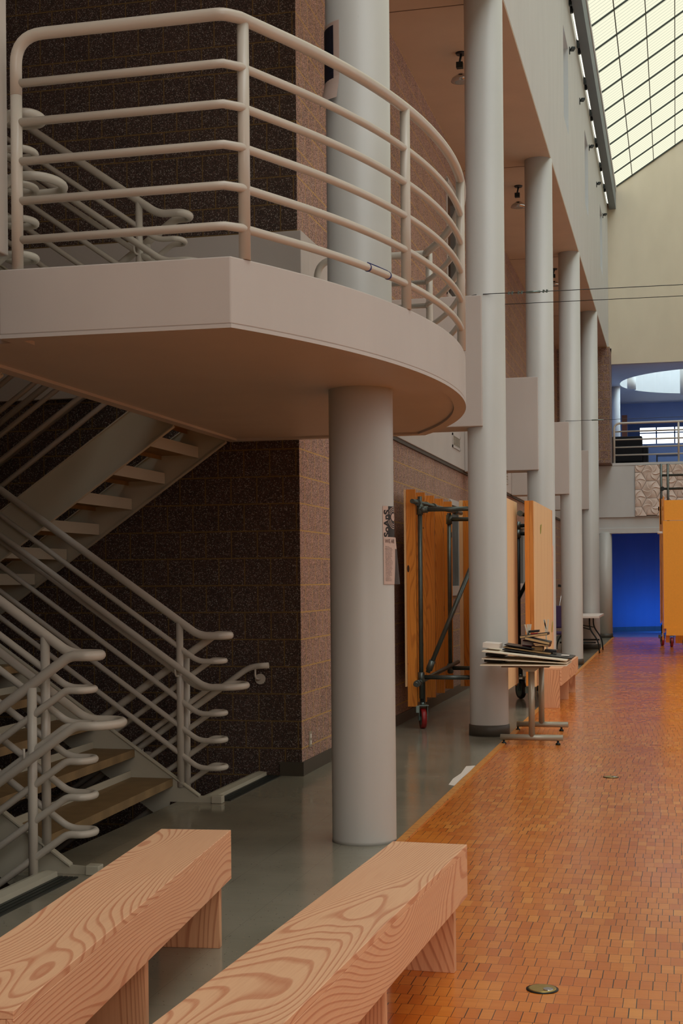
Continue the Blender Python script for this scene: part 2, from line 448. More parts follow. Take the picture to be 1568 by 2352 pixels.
def copy_tree(o, parent=None):
    c = o.copy(); COL.objects.link(c); c.parent = parent
    for ch in list(o.children): copy_tree(ch, c)
    return c
def fillet(pts, rad, n=6):
    pts = [Vector(p) for p in pts]; out = [pts[0]]
    for i in range(1, len(pts) - 1):
        a, b, c = pts[i - 1], pts[i], pts[i + 1]
        r = rad[i] if isinstance(rad, (list, tuple)) else rad
        d1 = (a - b); d2 = (c - b); r_ = min(r, d1.length * 0.49, d2.length * 0.49)
        p1 = b + d1.normalized() * r_; p2 = b + d2.normalized() * r_
        for k in range(n + 1):
            t = k / n
            out.append(p1 * (1 - t) ** 2 + b * 2 * t * (1 - t) + p2 * t * t)
    out.append(pts[-1]); return out

# ================================================================== SETTING
XB = -2.76           # brick plane along the hall
XC, RC = -1.732, 0.182
YS = [7.72 + 5.45 * i for i in range(5)]
YF = 34.95           # far end wall
ZC = 7.03            # low ceiling

# floors
YW = 10.17           # brick wall behind the stairs
fl = MB()
fl.prism([(-1.5, -14), (-1.5, YF + 0.25), (XB, YF + 0.25), (XB, YW), (-2.93, YW), (-2.93, 8.93), (-3.27, 8.93), (-3.27, 6.47),
          (-2.93, 6.47), (-2.93, 5.25), (-2.93, -14)], -0.30, 0.0)
struct('floor', fl, VINYL)
struct('floor', MB().box(-1.5, 6.2, -7, 35.35, -0.30, 0.0), PARQ)
tr = MB()
tr.prism([(-1.545, -14), (-1.495, -14), (-1.495, YF + .3), (-1.545, YF + .3)], -0.01, 0.008)
struct('trim_1', tr, FLAKE)
# chipped filler beside the strip
random.seed(3)
ch = [(-1.60, 9.9), (-1.55, 9.85), (-1.555, 10.2), (-1.548, 10.6), (-1.555, 10.95), (-1.62, 10.9), (-1.60, 10.5), (-1.615, 10.2)]
tag(MB().prism(ch, 0.0, 0.004).build('filler_patch', WHITE), 'white crumbled filler patch along the wooden floor strip', 'filler patch')

# brick walls
def wall_with_holes(name, X0, X1, y0, y1, z0, z1, holes, mat):
    """wall slab facing +x with rectangular holes (ya,yb,za,zb), sorted by y"""
    mb = MB(); y = y0
    for ya, yb, za, zb in sorted(holes):
        mb.box(X0, X1, y, ya, z0, z1)
        mb.box(X0, X1, ya, yb, z0, za); mb.box(X0, X1, ya, yb, zb, z1); y = yb
    mb.box(X0, X1, y, y1, z0, z1)
    return struct(name, mb, mat)
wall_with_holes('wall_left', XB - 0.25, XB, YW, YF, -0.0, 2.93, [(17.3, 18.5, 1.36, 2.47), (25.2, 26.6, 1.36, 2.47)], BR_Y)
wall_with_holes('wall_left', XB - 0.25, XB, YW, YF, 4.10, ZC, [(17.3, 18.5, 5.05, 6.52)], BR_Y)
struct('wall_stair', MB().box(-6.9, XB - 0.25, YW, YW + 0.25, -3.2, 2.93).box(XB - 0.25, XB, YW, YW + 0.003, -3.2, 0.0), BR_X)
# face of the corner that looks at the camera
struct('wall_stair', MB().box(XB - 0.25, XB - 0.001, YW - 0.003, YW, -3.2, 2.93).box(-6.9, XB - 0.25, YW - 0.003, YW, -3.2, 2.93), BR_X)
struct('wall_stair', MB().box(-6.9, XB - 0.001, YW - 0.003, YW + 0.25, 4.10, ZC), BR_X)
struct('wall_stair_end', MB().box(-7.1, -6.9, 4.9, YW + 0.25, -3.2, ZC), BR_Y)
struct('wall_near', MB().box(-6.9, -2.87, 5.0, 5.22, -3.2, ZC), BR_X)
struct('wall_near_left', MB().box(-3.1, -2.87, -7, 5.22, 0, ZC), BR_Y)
struct('floor', MB().box(-7.1, -2.76, 4.9, YW + 0.25, -3.3, -3.2), VINYL)
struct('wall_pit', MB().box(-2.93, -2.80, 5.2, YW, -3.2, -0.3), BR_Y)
# white plaster band of the floor zone
band = MB().box(-6.9, XB + 0.04, YW - 0.045, YW + 0.2, 2.92, 4.115).box(XB - 0.2, XB + 0.04, YW + 0.2, YF, 2.92, 4.115)
struct('trim_2', band, PAINT, bevel=0.006)
struct('trim_3', MB().box(-3.4, -2.83, -7, 5.60, 2.91, 4.14), PAINT, bevel=0.006)
struct('trim_4', MB().box(XB - 0.02, XB + 0.025, YW, YF, 2.885, 2.925), BASE)
# baseboards
struct('baseboard_left', MB().box(XB, XB + 0.012, YW - 0.012, YF, 0.0, 0.105), BASE)
struct('baseboard_stair', MB().box(-2.93, XB + 0.012, YW - 0.016, YW - 0.003, 0.0, 0.105), BASE)
# low ceiling of the aisle, the stairwell and its panel seams
struct('ceiling', MB().box(-7.1, -1.566, -7, YF + 0.25, ZC, ZC + 0.12), CEILP)
seam = MB()
for yy in [2.3] + YS: seam.box(XB, -1.6, yy + 0.20, yy + 0.212, ZC - 0.003, ZC)
struct('trim_5', seam, plain('dark_seam', srgb(110, 92, 76), 0.8))  # dark lines of the ceiling panel seams
# clerestory wall over the columns with narrow slots
slots = [(20.95, 21.92), (25.95, 26.95), (31.2, 32.2), (15.7, 16.7), (10.4, 11.4), (5.1, 6.1), (-0.2, 0.8)]
wall_with_holes('wall_upper', -1.863, -1.563, -7, YF + 0.2, ZC + 0.02, 10.95, [(a, b, 8.36, 9.72) for a, b in slots], WALLP)
for i, (a, b) in enumerate(slots):
    w = MB().box(-1.855, -1.845, a, b, 8.36, 9.72)
    struct('window_%d' % (i + 2), w, PANEB)
# gutter beam below the skylight and its trim
struct('trim_6', MB().box(-1.52, -1.36, -7, YF - 0.02, 10.55, 11.02), BEAMP)
struct('trim_7', MB().box(-1.375, -1.345, -7, YF - 0.02, 10.98, 11.10), WALLP)
struct('trim_8', MB().box(-1.9, -1.5, -7, YF + .2, 10.95, 11.02), PAINT)
# skylight
SX0, SZ0, SX1 = -1.36, 11.07, 6.0
TS = 0.635
def sk(x): return SZ0 + (x - SX0) * TS
g = MB(); vs = [g.bm.verts.new(p) for p in ((SX0, -7, SZ0 + .05), (SX1, -7, sk(SX1) + .05), (SX1, YF, sk(SX1) + .05), (SX0, YF, SZ0 + .05))]
g.bm.faces.new(vs)
glz = struct('window_1', g, SKYL)
DKM = plain('dark_green_mullion', srgb(16, 34, 28), 0.4)
GRM = plain('grey_green_rafter', srgb(84, 100, 92), 0.45)
rf = MB(); y = YF - 0.02
while y > -6.8:
    rf.prism([(SX0, SZ0 + .012), (SX1, sk(SX1) + .012), (SX1, sk(SX1) + .045), (SX0, SZ0 + .045)], y - 0.012, y + 0.012, 'Y'); y -= 1.14
struct('skylight_rafter', rf, DKM, glz)
mu = MB(); x = SX0 + 0.40
while x < SX1:
    mu.prism([(x - .008, sk(x) + .0), (x + .008, sk(x) + .01), (x + .008, sk(x) + .048), (x - .008, sk(x) + .045)], -7, YF, 'Y'); x += 0.515
struct('skylight_mullion', mu, DKM, glz)
# far end wall
struct('wall_far', MB().prism([(-1.575, 6.74), (6.2, 6.74), (6.2, sk(6.2) + .05), (SX0, SZ0 + .05), (-1.575, 11.05)], YF, YF + 0.2, 'Y'), CREAM)
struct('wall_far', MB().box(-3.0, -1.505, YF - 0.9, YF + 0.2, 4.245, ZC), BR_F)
struct('wall_far', MB().box(-3.0, -1.50, YF + 0.0, YF + 0.2, ZC - .02, ZC + .1).box(-3.0, XC - .1, YF + .1, YF + .3, 0, 4.245), WALLP)
struct('trim_9', MB().box(-3.0, 6.2, YF - 0.02, YF + 0.25, 2.965, 4.24), WALLP, bevel=0.005)
struct('trim_10', MB().box(-3.0, 6.2, YF + 0.03, YF + 0.30, 2.60, 2.965).box(-3.0, 6.2, YF + 0.0, YF + 0.3, 2.57, 2.70), WALLP, bevel=0.005)
struct('trim_11', MB().box(-1.5, 6.2, YF - 0.03, YF + 0.25, 4.24, 4.30), WALLP)
struct('wall_right', MB().box(6.0, 6.2, -7, YF + .2, 0, 16.0), CREAM)
rw = MB()
for k in range(9): rw.box(5.92, 5.99, 0.0 + k * 3.25 - .05, k * 3.25 + .05, 1.4, 7.0)
for zz in (1.4, 4.2, 7.0): rw.box(5.92, 5.99, 0, 26, zz - .05, zz + .05)
struct('window_41', rw, BEAMP)  # unseen frame bars added around the side fill light
struct('wall_back', MB().box(-3.4, 6.2, -7.2, -7, 0, 16.5), CREAM)
bw = MB()
for xx in (-2.9, -.9, 1.2, 3.2, 5.3): bw.box(xx - .05, xx + .05, -6.98, -6.9, .4, 8.8)
for zz in (.4, 3.2, 6.0, 8.8): bw.box(-2.9, 5.3, -6.98, -6.9, zz - .05, zz + .05)
struct('window_40', bw, BEAMP)  # unseen frame bars added behind the end fill light

# blue lit room under the balcony
struct('floor', MB().box(-6.0, 6.2, 35.35, 42, -0.3, 0.0), plain('far_vinyl', srgb(150, 156, 168), 0.2, var=0.03))
cv = MB(); pts = []
for i in range(25):
    a = math.radians(150 - i * 5.0); pts.append((0.6 + 3.4 * math.cos(a), 36.5 + 3.4 * math.sin(a)))
for (a, b) in zip(pts[:-1], pts[1:]):
    cv.prism([a, b, (b[0] * 1.02, b[1] + .12), (a[0] * 1.02 - .05, a[1] + .12)], 0, 2.9)
struct('wall_far_room', cv, BLUELIT)
cvb = MB()
for (a, b) in zip(pts[:-1], pts[1:]):
    cvb.prism([(a[0], a[1] - .012), (b[0], b[1] - .012), b, a], 0, 0.12)
struct('baseboard_far', cvb, BASE)
struct('wall_far_room', MB().box(-2.55, -2.4, 35.2, 38.3, 0, 2.9), BLUELIT)
struct('ceiling', MB().box(-6, 6.2, 35.2, 42, 2.86, 2.96), BLUELIT)
struct('wall_far_room', MB().box(-6, 6.2, 41.9, 42.1, 0, 2.9), BLUELIT)

# lounge above the balcony
struct('floor', MB().box(-6, 6.2, YF + .25, 48, 4.14, 4.24), plain('lounge_carpet', srgb(90, 96, 130), 0.9))
oc = bmesh.new()
OX, OY, OR = 1.15, 39.55, 2.62
cm = MB(); n = 64
ring = [cm.bm.verts.new((OX + OR * math.cos(2 * PI * i / n), OY + OR * math.sin(2 * PI * i / n), 6.86)) for i in range(n)]
outer = []
for i in range(n):
    a = 2 * PI * i / n; dx, dy = math.cos(a), math.sin(a)
    t = min((6.2 - OX) / dx if dx > 1e-6 else 1e9, (-6 - OX) / dx if dx < -1e-6 else 1e9,
            (48 - OY) / dy if dy > 1e-6 else 1e9, (YF + .1 - OY) / dy if dy < -1e-6 else 1e9)
    outer.append(cm.bm.verts.new((OX + dx * t, OY + dy * t, 6.86)))
top = [cm.bm.verts.new((v.co.x, v.co.y, 9.8)) for v in ring]
for i in range(n):
    j = (i + 1) % n
    cm.bm.faces.new((ring[i], ring[j], outer[j], outer[i])); cm.bm.faces.new((ring[i], top[i], top[j], ring[j]))
cm.bm.faces.new(top)
struct('ceiling', cm, WHITE)
struct('wall_lounge', MB().box(-6, -1.42, 44, 44.2, 4.24, 6.86).box(-1.42, 6.2, 44, 44.2, 6.30, 6.86).box(-1.42, 6.2, 44, 44.2, 4.24, 5.60), UPWALL)
struct('wall_lounge', MB().box(-2.0, -1.8, YF + .2, 44, 4.24, 6.86), UPWALL)
struct('wall_lounge', MB().box(6.2, 6.4, YF, 48, 0, 10), UPWALL)
wn = MB().box(-1.05, 6.2, 44.25, 44.27, 5.6, 6.12)
struct('window_20', wn, WINLIT)
fr = MB().box(-1.42, -1.05, 44.2, 44.28, 5.6, 6.3).box(-1.05, 6.2, 44.15, 44.25, 6.12, 6.3)
for xx in (-0.55, 0.0, 0.55, 1.1): fr.box(xx - .02, xx + .02, 44.12, 44.2, 5.6, 6.12)
fr.box(-1.05, 6.2, 44.12, 44.2, 5.93, 5.96)
struct('window_21', fr, plain('blue_window_frame', srgb(52, 80, 130), 0.5))
struct('trim_12', MB().box(-1.56, -1.40, 43.2, 43.3, 4.24, 6.42), plain('door_wood', srgb(150, 84, 52), 0.5))

# ------------------------------------------------------------------ columns and cross beams
col_labels = ['nearest round off-white column, standing through the stair platform, flyers taped to it',
              'second round column from the camera, beside the book-laden table',
              'third round column, half hidden by a plywood panel',
              'fourth round column, with the white folding table showing past it',
              'fifth round column along the aisle, the farthest one reaching the high ceiling']
for i, yy in enumerate(YS):
    c = thing('round_column', (XC, yy, 0), col_labels[i], 'column', 'round columns in a row')
    n = 24
    part('shaft', MB().lathe([(RC + .002, 0.0), (RC, 0.02), (RC, ZC)], XC, yy, 64), COLP, c)
    if i: part('rubber_base', MB().lathe([(RC + .012, 0.0), (RC + .010, 0.10), (RC + .002, 0.105)], XC, yy, 64), BASE, c)
c = thing('round_column', (XC - .03, YF + 0.12, 0), 'short round column under the far balcony, left of the blue doorway', 'column', 'round columns in a row')
part('shaft', MB().lathe([(.165, 0.0), (.165, 2.60)], XC + 0.035, YF + .12, 48), COLP, c)
part('rubber_base', MB().lathe([(.175, 0.0), (.173, 0.10)], XC + 0.035, YF + .12, 48), BASE, c)
bl = ['white plaster cross beam at the second column, nearest of the row', 'white plaster cross beam at the third column, with a chipped corner',
      'white plaster cross beam at the fourth column', 'white plaster cross beam at the fifth column, farthest of the row']
for i, yy in enumerate(YS[1:]):
    tag(MB().box(XB + 0.04, -1.743, yy - 0.215, yy + 0.22, 2.905, 4.13).build('cross_beam', PAINT, None, 0.008), bl[i], 'beam', 'cross beams from wall to columns')

# ------------------------------------------------------------------ curved platform
ACX, ACY, AR = -5.87, 7.86, 4.67
def arc_pts(inset=0.0, n=40):
    a0 = math.atan2(5.567 + inset * 0.6 - ACY, -1.80 - ACX); a1 = math.atan2(10.15 - inset - ACY, -1.752 - ACX)
    R = AR - inset
    return [(ACX + R * math.cos(a0 + (a1 - a0) * k / n), ACY + R * math.sin(a0 + (a1 - a0) * k / n)) for k in range(n + 1)]
def outline(inset):
    i = inset
    return [(-2.850 + i, 5.545 + i)] + arc_pts(i) + [(-3.30 + i, 10.15 - i), (-3.30 + i, 5.66 + i), (-2.850 + i, 5.66 + i)]
plat = thing('stair_platform', (-2.3, 7.8, 2.54), 'off-white curved platform carried by the nearest column, with rounded plaster edge', 'platform')
part('slab', MB().prism(outline(0.0), 2.556, 2.84), PAINT, plat, bevel=0.006)
lip = MB(); o1 = outline(0.0); o2 = outline(0.075)
lo = [lip.bm.verts.new((a, b, 2.540)) for a, b in o1]; li = [lip.bm.verts.new((a, b, 2.540)) for a, b in o2]
ho = [lip.bm.verts.new((a, b, 2.557)) for a, b in o1]; hi = [lip.bm.verts.new((a, b, 2.557)) for a, b in o2]
for k in range(len(o1)):
    j = (k + 1) % len(o1)
    for q in ((lo[k], lo[j], li[j], li[k]), (lo[k], ho[k], ho[j], lo[j]), (li[k], li[j], hi[j], hi[k])): lip.bm.faces.new(q)
part('drip_edge', lip, PAINT, plat)

# guard railing of the platform
gr = thing('guard_railing', (-2.3, 7.8, 2.84), 'white pipe guard railing following the curved edge of the platform', 'railing')
def rail_path(z, top=False):
    xl = -2.775
    arc = [(ACX + (AR - .015) * math.cos(a), ACY + (AR - .015) * math.sin(a), z) for a in
           [math.radians(-28.5) + (math.radians(28.8) - math.radians(-28.5)) * k / 44 for k in range(45)]]
    arc = [p for p in arc if p[1] > 5.74 and p[1] < 10.02]
    front = [(xl, 5.575, z), (-1.86, 5.575, z)]
    return front, arc
for z, r in ((3.86, .0265), (3.652, .0185), (3.482, .0185), (3.312, .0185), (3.140, .0185), (2.970, .0185)):
    front, arc = rail_path(z)
    if r > .02:
        pts = fillet([(-2.775, 5.575, 3.60), (-2.775, 5.575, z), (-1.83, 5.575, z), (-1.775, 5.63, z)] , [0, .13, .03, 0], 8) + arc
    else:
        pts = [(-2.775, 5.575, z), (-1.88, 5.575, z), (-1.83, 5.575, z), (-1.775, 5.63, z)] + arc
    part('top_rail' if r > .02 else 'rail', MB().tube(pts, r, 14), RAILP, gr)
    # straight return along the back of the platform, to the wall corner
    e = arc[-1]
    q = [e, (-1.76, 10.06, z), (-2.40, 10.06, z)]
    if r > .02: q = fillet([e, (-1.76, 10.06, z), (-2.58, 10.06, z), (-2.58, 10.06, 2.86)], [0, .02, .14, 0], 8)
    else: q = [e, (-1.76, 10.06, z), (-2.58, 10.06, z)]
    part('back_rail', MB().tube(q, r, 12), RAILP, gr)
R7 = AR - .015
def onarc(y): return (ACX + math.sqrt(R7 * R7 - (y - ACY) ** 2), y)
for (x, y) in ((-2.775, 5.575), onarc(5.66), onarc(6.92), onarc(8.25), (-1.735, 10.06)):
    h = 3.62 if x < -2.7 else 3.86
    part('post', MB().tube([(x, y, 2.84), (x, y, h)], .0255, 16), RAILP, gr)
# blue tape on the bottom rail
a = [onarc(6.50), onarc(6.60), onarc(6.70)]
tp = MB()
for (x, y) in (a[0], a[2]): tp.lathe([(.0205, -.006), (.0205, .006)], x, y, 14, 'Y', 2.97)
tp.tube([(a[0][0], a[0][1], 2.993), (a[1][0] + .004, a[1][1], 2.991), (a[2][0], a[2][1], 2.992)], .003, 6)
tag(tp.build('tape_strip', BLUETAPE), 'blue tape wrapped on the lowest rail of the platform railing', 'tape')

# ------------------------------------------------------------------ stairs
K, G, RS = 0.70, 0.2715, 0.190
def stair_up(x0, z0, y0, y1, n, label, ntreads=7):
    t = thing('staircase', (x0, (y0 + y1) / 2, z0), label, 'staircase', None)
    xn = x0 - 0.346
    def ztop(x): return z0 + 0.158 + K * (xn - x)
    xe = xn - G * ntreads - .02
    for y in (y0, y1):
        prof = [(x0, z0 + .0), (x0, z0 + .035), (x0 - .16, z0 + .045), (xe, ztop(xe)), (xe, ztop(xe) - .31),
                (x0 - .46, z0 + .158 + K * .114 - .31), (x0 - .40, z0 - .12), (x0 - .10, z0 - .0)]
        if z0 < 1: prof = [(x0, z0), (x0, z0 + .035), (x0 - .16, z0 + .045), (xe, ztop(xe)), (xe, ztop(xe) - .31), (x0 - .40, z0 - .14), (x0 - .37, z0)]
        part('stringer', MB().prism(prof, y - .006, y + .006, 'Y'), STEELP, t)
        fl_ = MB()
        fl_.prism([(x0 - .16, z0 + .040), (xe, ztop(xe) - .004), (xe, ztop(xe) + .006), (x0 - .16, z0 + .05)], y - .024, y + .024, 'Y')
        part('stringer_flange', fl_, STEELP, t)
        part('end_block', MB().box(x0 - .07, x0 + .005, y - .035, y + .035, z0, z0 + .05, .006), STEELP, t)
    for k in range(ntreads):
        x = xn - G * k; z = z0 + 0.158 + RS * k
        tb = MB().box(x - .30, x, y0 + .012, y1 - .012, z - .012, z)
        tb.box(x - .006, x, y0 + .012, y1 - .012, z - .052, z - .012)
        td = part('tread', tb, TREAD, t)
        part('back_lip', MB().box(x - .306, x - .298, y0 + .012, y1 - .012, z - .03, z + .045), STEELP, td)
    return t
def stair_down(x0, z0, y0, y1, label, zb=None):
    """flight falling to the left from the platform / floor edge at x0"""
    t = thing('staircase', (x0, (y0 + y1) / 2, z0), label, 'staircase', None)
    xb = x0 - 0.0
    def zt(x): return z0 + 0.02 + K * 0.985 * (x - xb)
    xe = xb - 1.88
    for y in (y0, y1):
        prof = [(xb, zt(xb)), (xe, zt(xe)), (xe, zt(xe) - .33), (xb, zt(xb) - .33)]
        part('stringer', MB().prism(prof, y - .006, y + .006, 'Y'), STEELP, t)
        f2 = MB().prism([(xb, zt(xb) - .335), (xe, zt(xe) - .335), (xe, zt(xe) - .325), (xb, zt(xb) - .325)], y - .02, y + .02, 'Y')
        part('stringer_flange', f2, STEELP, t)
        f3 = MB().prism([(xb, zt(xb)), (xe, zt(xe)), (xe, zt(xe) + .01), (xb, zt(xb) + .01)], y - .02, y + .02, 'Y')
        part('stringer_flange', f3, STEELP, t)
    for j in range(0, 7):
        xbk = x0 + 0.05 - G * j; zz = z0 - RS * (j + 1)
        if xbk > x0 + .02: xbk = x0 - .01
        tb = MB().box(xbk - .30, xbk, y0 + .012, y1 - .012, zz - .02, zz)
        tb.box(xbk - .30, xbk - .294, y0 + .012, y1 - .012, zz - .05, zz)
        td = part('tread', tb, TREAD, t)
        part('back_lip', MB().box(xbk - .004, xbk + .004, y0 + .012, y1 - .012, zz - .045, zz + .038), STEELP, td)
    return t
def top_nosing(x0, z0, y0, y1, label):
    t = thing('stair_nosing', (x0, (y0 + y1) / 2, z0), label, 'nosing')
    part('lip_plate', MB().prism([(x0 - .13, z0 - .02), (x0 - .13, z0 + .028), (x0 - .10, z0 + .034), (x0 - .045, z0 + .028), (x0 - .04, z0 - .02)], y0, y1, 'Y'), STEELP, t)
    g = MB()
    for k in range(4): g.box(x0 - .035 + k * .028, x0 - .035 + k * .028 + .02, y0, y1, z0 - .004, z0 + .006)
    part('grooved_strip', g, NOSE, t)

def guard(x0, z0, yu, yd, yh_u, yh_d, label, left_u=-5.3, left_d=-5.3):
    t = thing('stair_railing', (x0, (yu + yd) / 2, z0), label, 'railing', None)
    xp = x0 - 0.292; s = 1 if yd > yu else -1
    def loop(zp, xe, r, name, y_u, y_d, xb, xb2, seg=14):
        zb = zp - K * (xb - xp)  # level of the bend
        R = abs(y_d - y_u) / 2; Rx = R * .70
        zu = zp + K * (xp - left_u); zd = zb - K * (xb2 - left_d)
        pts = fillet([(left_u, y_u, zu), (xb, y_u, zb), (xe - Rx, y_u, zb)], .10, 8)
        for k in range(1, 12):
            a = -PI / 2 + PI * k / 12
            pts.append((xe - Rx + Rx * math.cos(a), (y_u + y_d) / 2 + s * R * math.sin(a), zb))
        pts += fillet([(xe - Rx, y_d, zb), (xb2, y_d, zb), (left_d, y_d, zd)], .10, 8)
        return part(name, MB().tube(pts, r, seg), RAILP, t)
    loop(1.212 + z0, x0 + .035, .0265, 'top_rail', yu, yd, xp + .14, xp + .20)
    for zp in (1.034, .855, .683, .504, .320):
        loop(zp + z0, x0 + .0, .0185, 'rail', yu, yd, xp + .13, xp + .18, 12)
    h = loop(0.916 + z0, x0 + .145, .0225, 'handrail', yh_u, yh_d, xp + .20, xp + .26)
    for px, yy, yp in ((xp, yh_u, yu), (xp - .005, yh_d, yd)):
        zz = (0.916 if yy == yh_u else 0.66) + z0
        part('bracket', MB().tube(fillet([(px - .01, yy, zz), (px - .01, yy, zz - .07), (px, yp, zz - .07)], .04, 6), .007, 8), RAILP, h)
    part('post', MB().tube([(xp, yu, z0 + .10), (xp, yu, z0 + 1.20)], .0245, 16), RAILP, t)
    part('post', MB().tube([(xp - .005, yd, z0 - .10), (xp - .005, yd, z0 + .955)], .0245, 16), RAILP, t)
    xq = -4.9
    return t

X0, X1 = -2.95, -3.213
SK = 0.048
YN, YFR = 6.56, 8.84
stair_up(X0, 0.0, YN, YFR, 7, 'open steel staircase with tan treads rising left from the ground floor', 7)
SK = 0.012
stair_up(X1, 2.84, YN, YFR, 7, 'open steel staircase rising left from the curved platform', 6)
SK = 0.0
stair_down(-3.30, 2.84, 8.92, 10.05, 'pale steel flight under the platform falling left beside the far block wall')
stair_down(-3.30, 2.84, 5.35, 6.44, 'pale steel flight falling left from the near side of the platform')
stair_down(-3.06, 0.0, 8.96, 10.08, 'steel flight descending to the basement beside the far block wall')
stair_down(-3.06, 0.0, 5.35, 6.42, 'steel flight descending to the basement nearest the camera')
top_nosing(-2.99, 0.0, 8.93, YW - .02, 'grey nosing with black grooved strip at the top of the far basement steps')
top_nosing(-2.99, 0.0, 5.25, 6.47, 'grey nosing with black grooved strip at the top of the near basement steps')
SK = 0.048
guard(X0, 0.0, YFR, 9.0, 8.765, 9.085, 'looped pipe stair railing at the far side of the ground-floor stairs')
guard(X0, 0.0, YN, 6.40, 6.635, 6.32, 'looped pipe stair railing at the near side of the ground-floor stairs')
SK = 0.012
guard(X1, 2.84, YFR, 9.0, 8.765, 9.085, 'looped pipe stair railing above the platform, far side')
guard(X1 + .05, 2.71, YN, 6.40, 6.635, 6.32, 'looped pipe stair railing above the platform, near side')
SK = 0.0
# mid landing
tag(MB().box(-6.88, -5.18, 5.25, 10.12, 1.35, 1.51).build('stair_landing', STEELP), 'flat steel landing halfway up the stairs', 'landing')
# wall handrails
def wall_rail(dx, dz, label):
    t = thing('wall_handrail', (-3.0 + dx, 10.05, .84 + dz), label, 'handrail')
    p = fillet([(-2.985 + dx, 10.06, .842 + dz), (-3.13 + dx, 10.06, .832 + dz), (-5.0 + dx, 10.06, .832 + dz - K * 1.87)], .12, 8)
    part('rail', MB().tube(p, .0225, 14), RAILP, t)
    for xx in (-3.09, -4.0):
        zz = .832 - max(0, (-3.13 - xx)) * K
        b = part('bracket', MB().tube(fillet([(xx + dx, 10.06, zz + dz - .02), (xx + dx, 10.06, zz + dz - .09), (xx + dx + .01, 10.15, zz + dz - .10)], .04, 6), .008, 8), RAILP, t)
        part('disc', MB().lathe([(.04, 0), (.04, .012)], xx + dx + .01, 10.152, 24, 'Y', zz + dz - .10), RAILP, t)
wall_rail(0, 0, 'pipe handrail on the block wall beside the basement steps')
wall_rail(-.26, 2.84, 'pipe handrail on the block wall above, beside the upper flight')

# ------------------------------------------------------------------ benches
def bench(loc, rz, Lb, Wb, H, label, legs, group='fir benches'):
    t = thing('bench', loc, label, 'bench', group, rz)
    hw = Wb / 2
    part('seat', MB().box(-hw, hw, 0, Lb, H - .022, H), FIR, t, False, .002)
    part('apron', MB().box(hw - .02, hw, 0, Lb, H - .20, H - .022), FIR, t, False, .002)
    part('apron', MB().box(-hw, -hw + .02, 0, Lb, H - .20, H - .022), FIR, t, False, .002)
    for (a, b) in legs:
        part('leg', MB().box(-hw + .022, hw - .022, a, b, 0, H - .023), FIRV, t, False, .002)
    for yy in (0.0, Lb - .02):
        if legs[0][0] > .02 : part('end_board', MB().box(-hw + .021, hw - .021, yy + .001, yy + .019, H - .20, H - .023), FIR, t, False, .001)
    return t
bench((-1.045, 2.92, 0), -0.044, 2.42, .295, .455, 'fir bench straddling the wood floor edge, nearest on the right', [(.12, .16), (1.20, 1.24), (2.26, 2.30)])
bench((-1.695, 3.04, 0), 0.099, 2.42, .295, .455, 'fir bench on the grey floor beside the stairs', [(.12, .16), (1.21, 1.25), (2.29, 2.33)])
bench((-1.412, 16.0, 0), -0.010, 2.42, .27, .455, 'fir bench farther down the aisle, in front of the plywood panel', [(.0, .04), (1.15, 1.19), (2.2, 2.24)])

# ------------------------------------------------------------------ casters & wall carts
def caster(parent, x, y, ztop, wheelmat, axis_rot=0.0, R=.10):
    ca, sa = math.cos(axis_rot), math.sin(axis_rot)
    w = MB()
    w.lathe([(R - .022, -.022), (R - .006, -.026), (R, -.016), (R, .016), (R - .006, .026), (R - .022, .022)], 0, 0, 40, 'X', R)
    w.bm.transform(Matrix.Translation((x, y, 0)) @ Matrix.Rotation(axis_rot, 4, 'Z'))
    wh = part('wheel', w, wheelmat, parent)
    h = MB().lathe([(R - .03, -.024), (R - .03, .024)], 0, 0, 32, 'X', R)
    h.lathe([(.022, -.04), (.022, .04)], 0, 0, 16, 'X', R)
    h.bm.transform(Matrix.Translation((x, y, 0)) @ Matrix.Rotation(axis_rot, 4, 'Z'))
    part('hub', h, ZINC, wh)
    f = MB()
    for sgn in (-1, 1):
        f.prism([(-.02, R - .02), (.02, R - .02), (.045, 2 * R + .03), (-.045, 2 * R + .03)], sgn * .042 - .003, sgn * .042 + .003, 'X')
    f.box(-.05, .05, -.055, .055, 2 * R + .025, 2 * R + .035)
    f.lathe([(.028, 2 * R + .03), (.028, 2 * R + .06)], 0, 0, 20)
    f.box(-.075, -.045, -.05, .05, R + .06, 2 * R + .03)      # brake shoe
    f.bm.transform(Matrix.Translation((x, y, 0)) @ Matrix.Rotation(axis_rot, 4, 'Z'))
    part('fork', f, ZINC, parent)
    if ztop > 2 * R + .06:
        part('stem', MB().box(x - .024, x + .024, y - .024, y + .024, 2 * R + .05, ztop), PIPED, parent)
def joint(mb, p, d, r=.033, l=.10):
    p = Vector(p); d = Vector(d).normalized()
    mb.tube([p - d * l / 2, p + d * l / 2], r, 14)

# cart 1 : stud panel against the brick, with pipe frame
c1 = thing('wall_cart', (-2.2, 14.6, 0), 'amber pine stud wall on a galvanised pipe frame with casters, behind the second column', 'rolling wall', 'rolling exhibition walls')
for k, yy in enumerate((13.57, 14.11, 14.66, 15.25, 15.86)):
    part('stud', MB().box(-2.592, -2.50, yy, yy + .038, .22, 2.372, .002), PINE, c1)
part('plywood_sheet', MB().box(-2.606, -2.594, 13.52, 15.95, .42, 2.368), PLY, c1)
part('plywood_sheet', MB().box(-1.80, -1.788, 13.62, 16.2, .50, 2.36), PLY, c1)
part('skirt_board', MB().box(-1.806, -1.785, 13.62, 16.18, .27, .52), PLY, c1)
for yy in (13.62, 14.4, 15.3, 16.16):
    part('stud', MB().box(-1.90, -1.802, yy, yy + .038, .24, 2.355, .002), PINE, c1)
part('stud', MB().box(-2.392, -2.352, 15.72, 15.81, .26, 2.372, .002), PLY, c1)
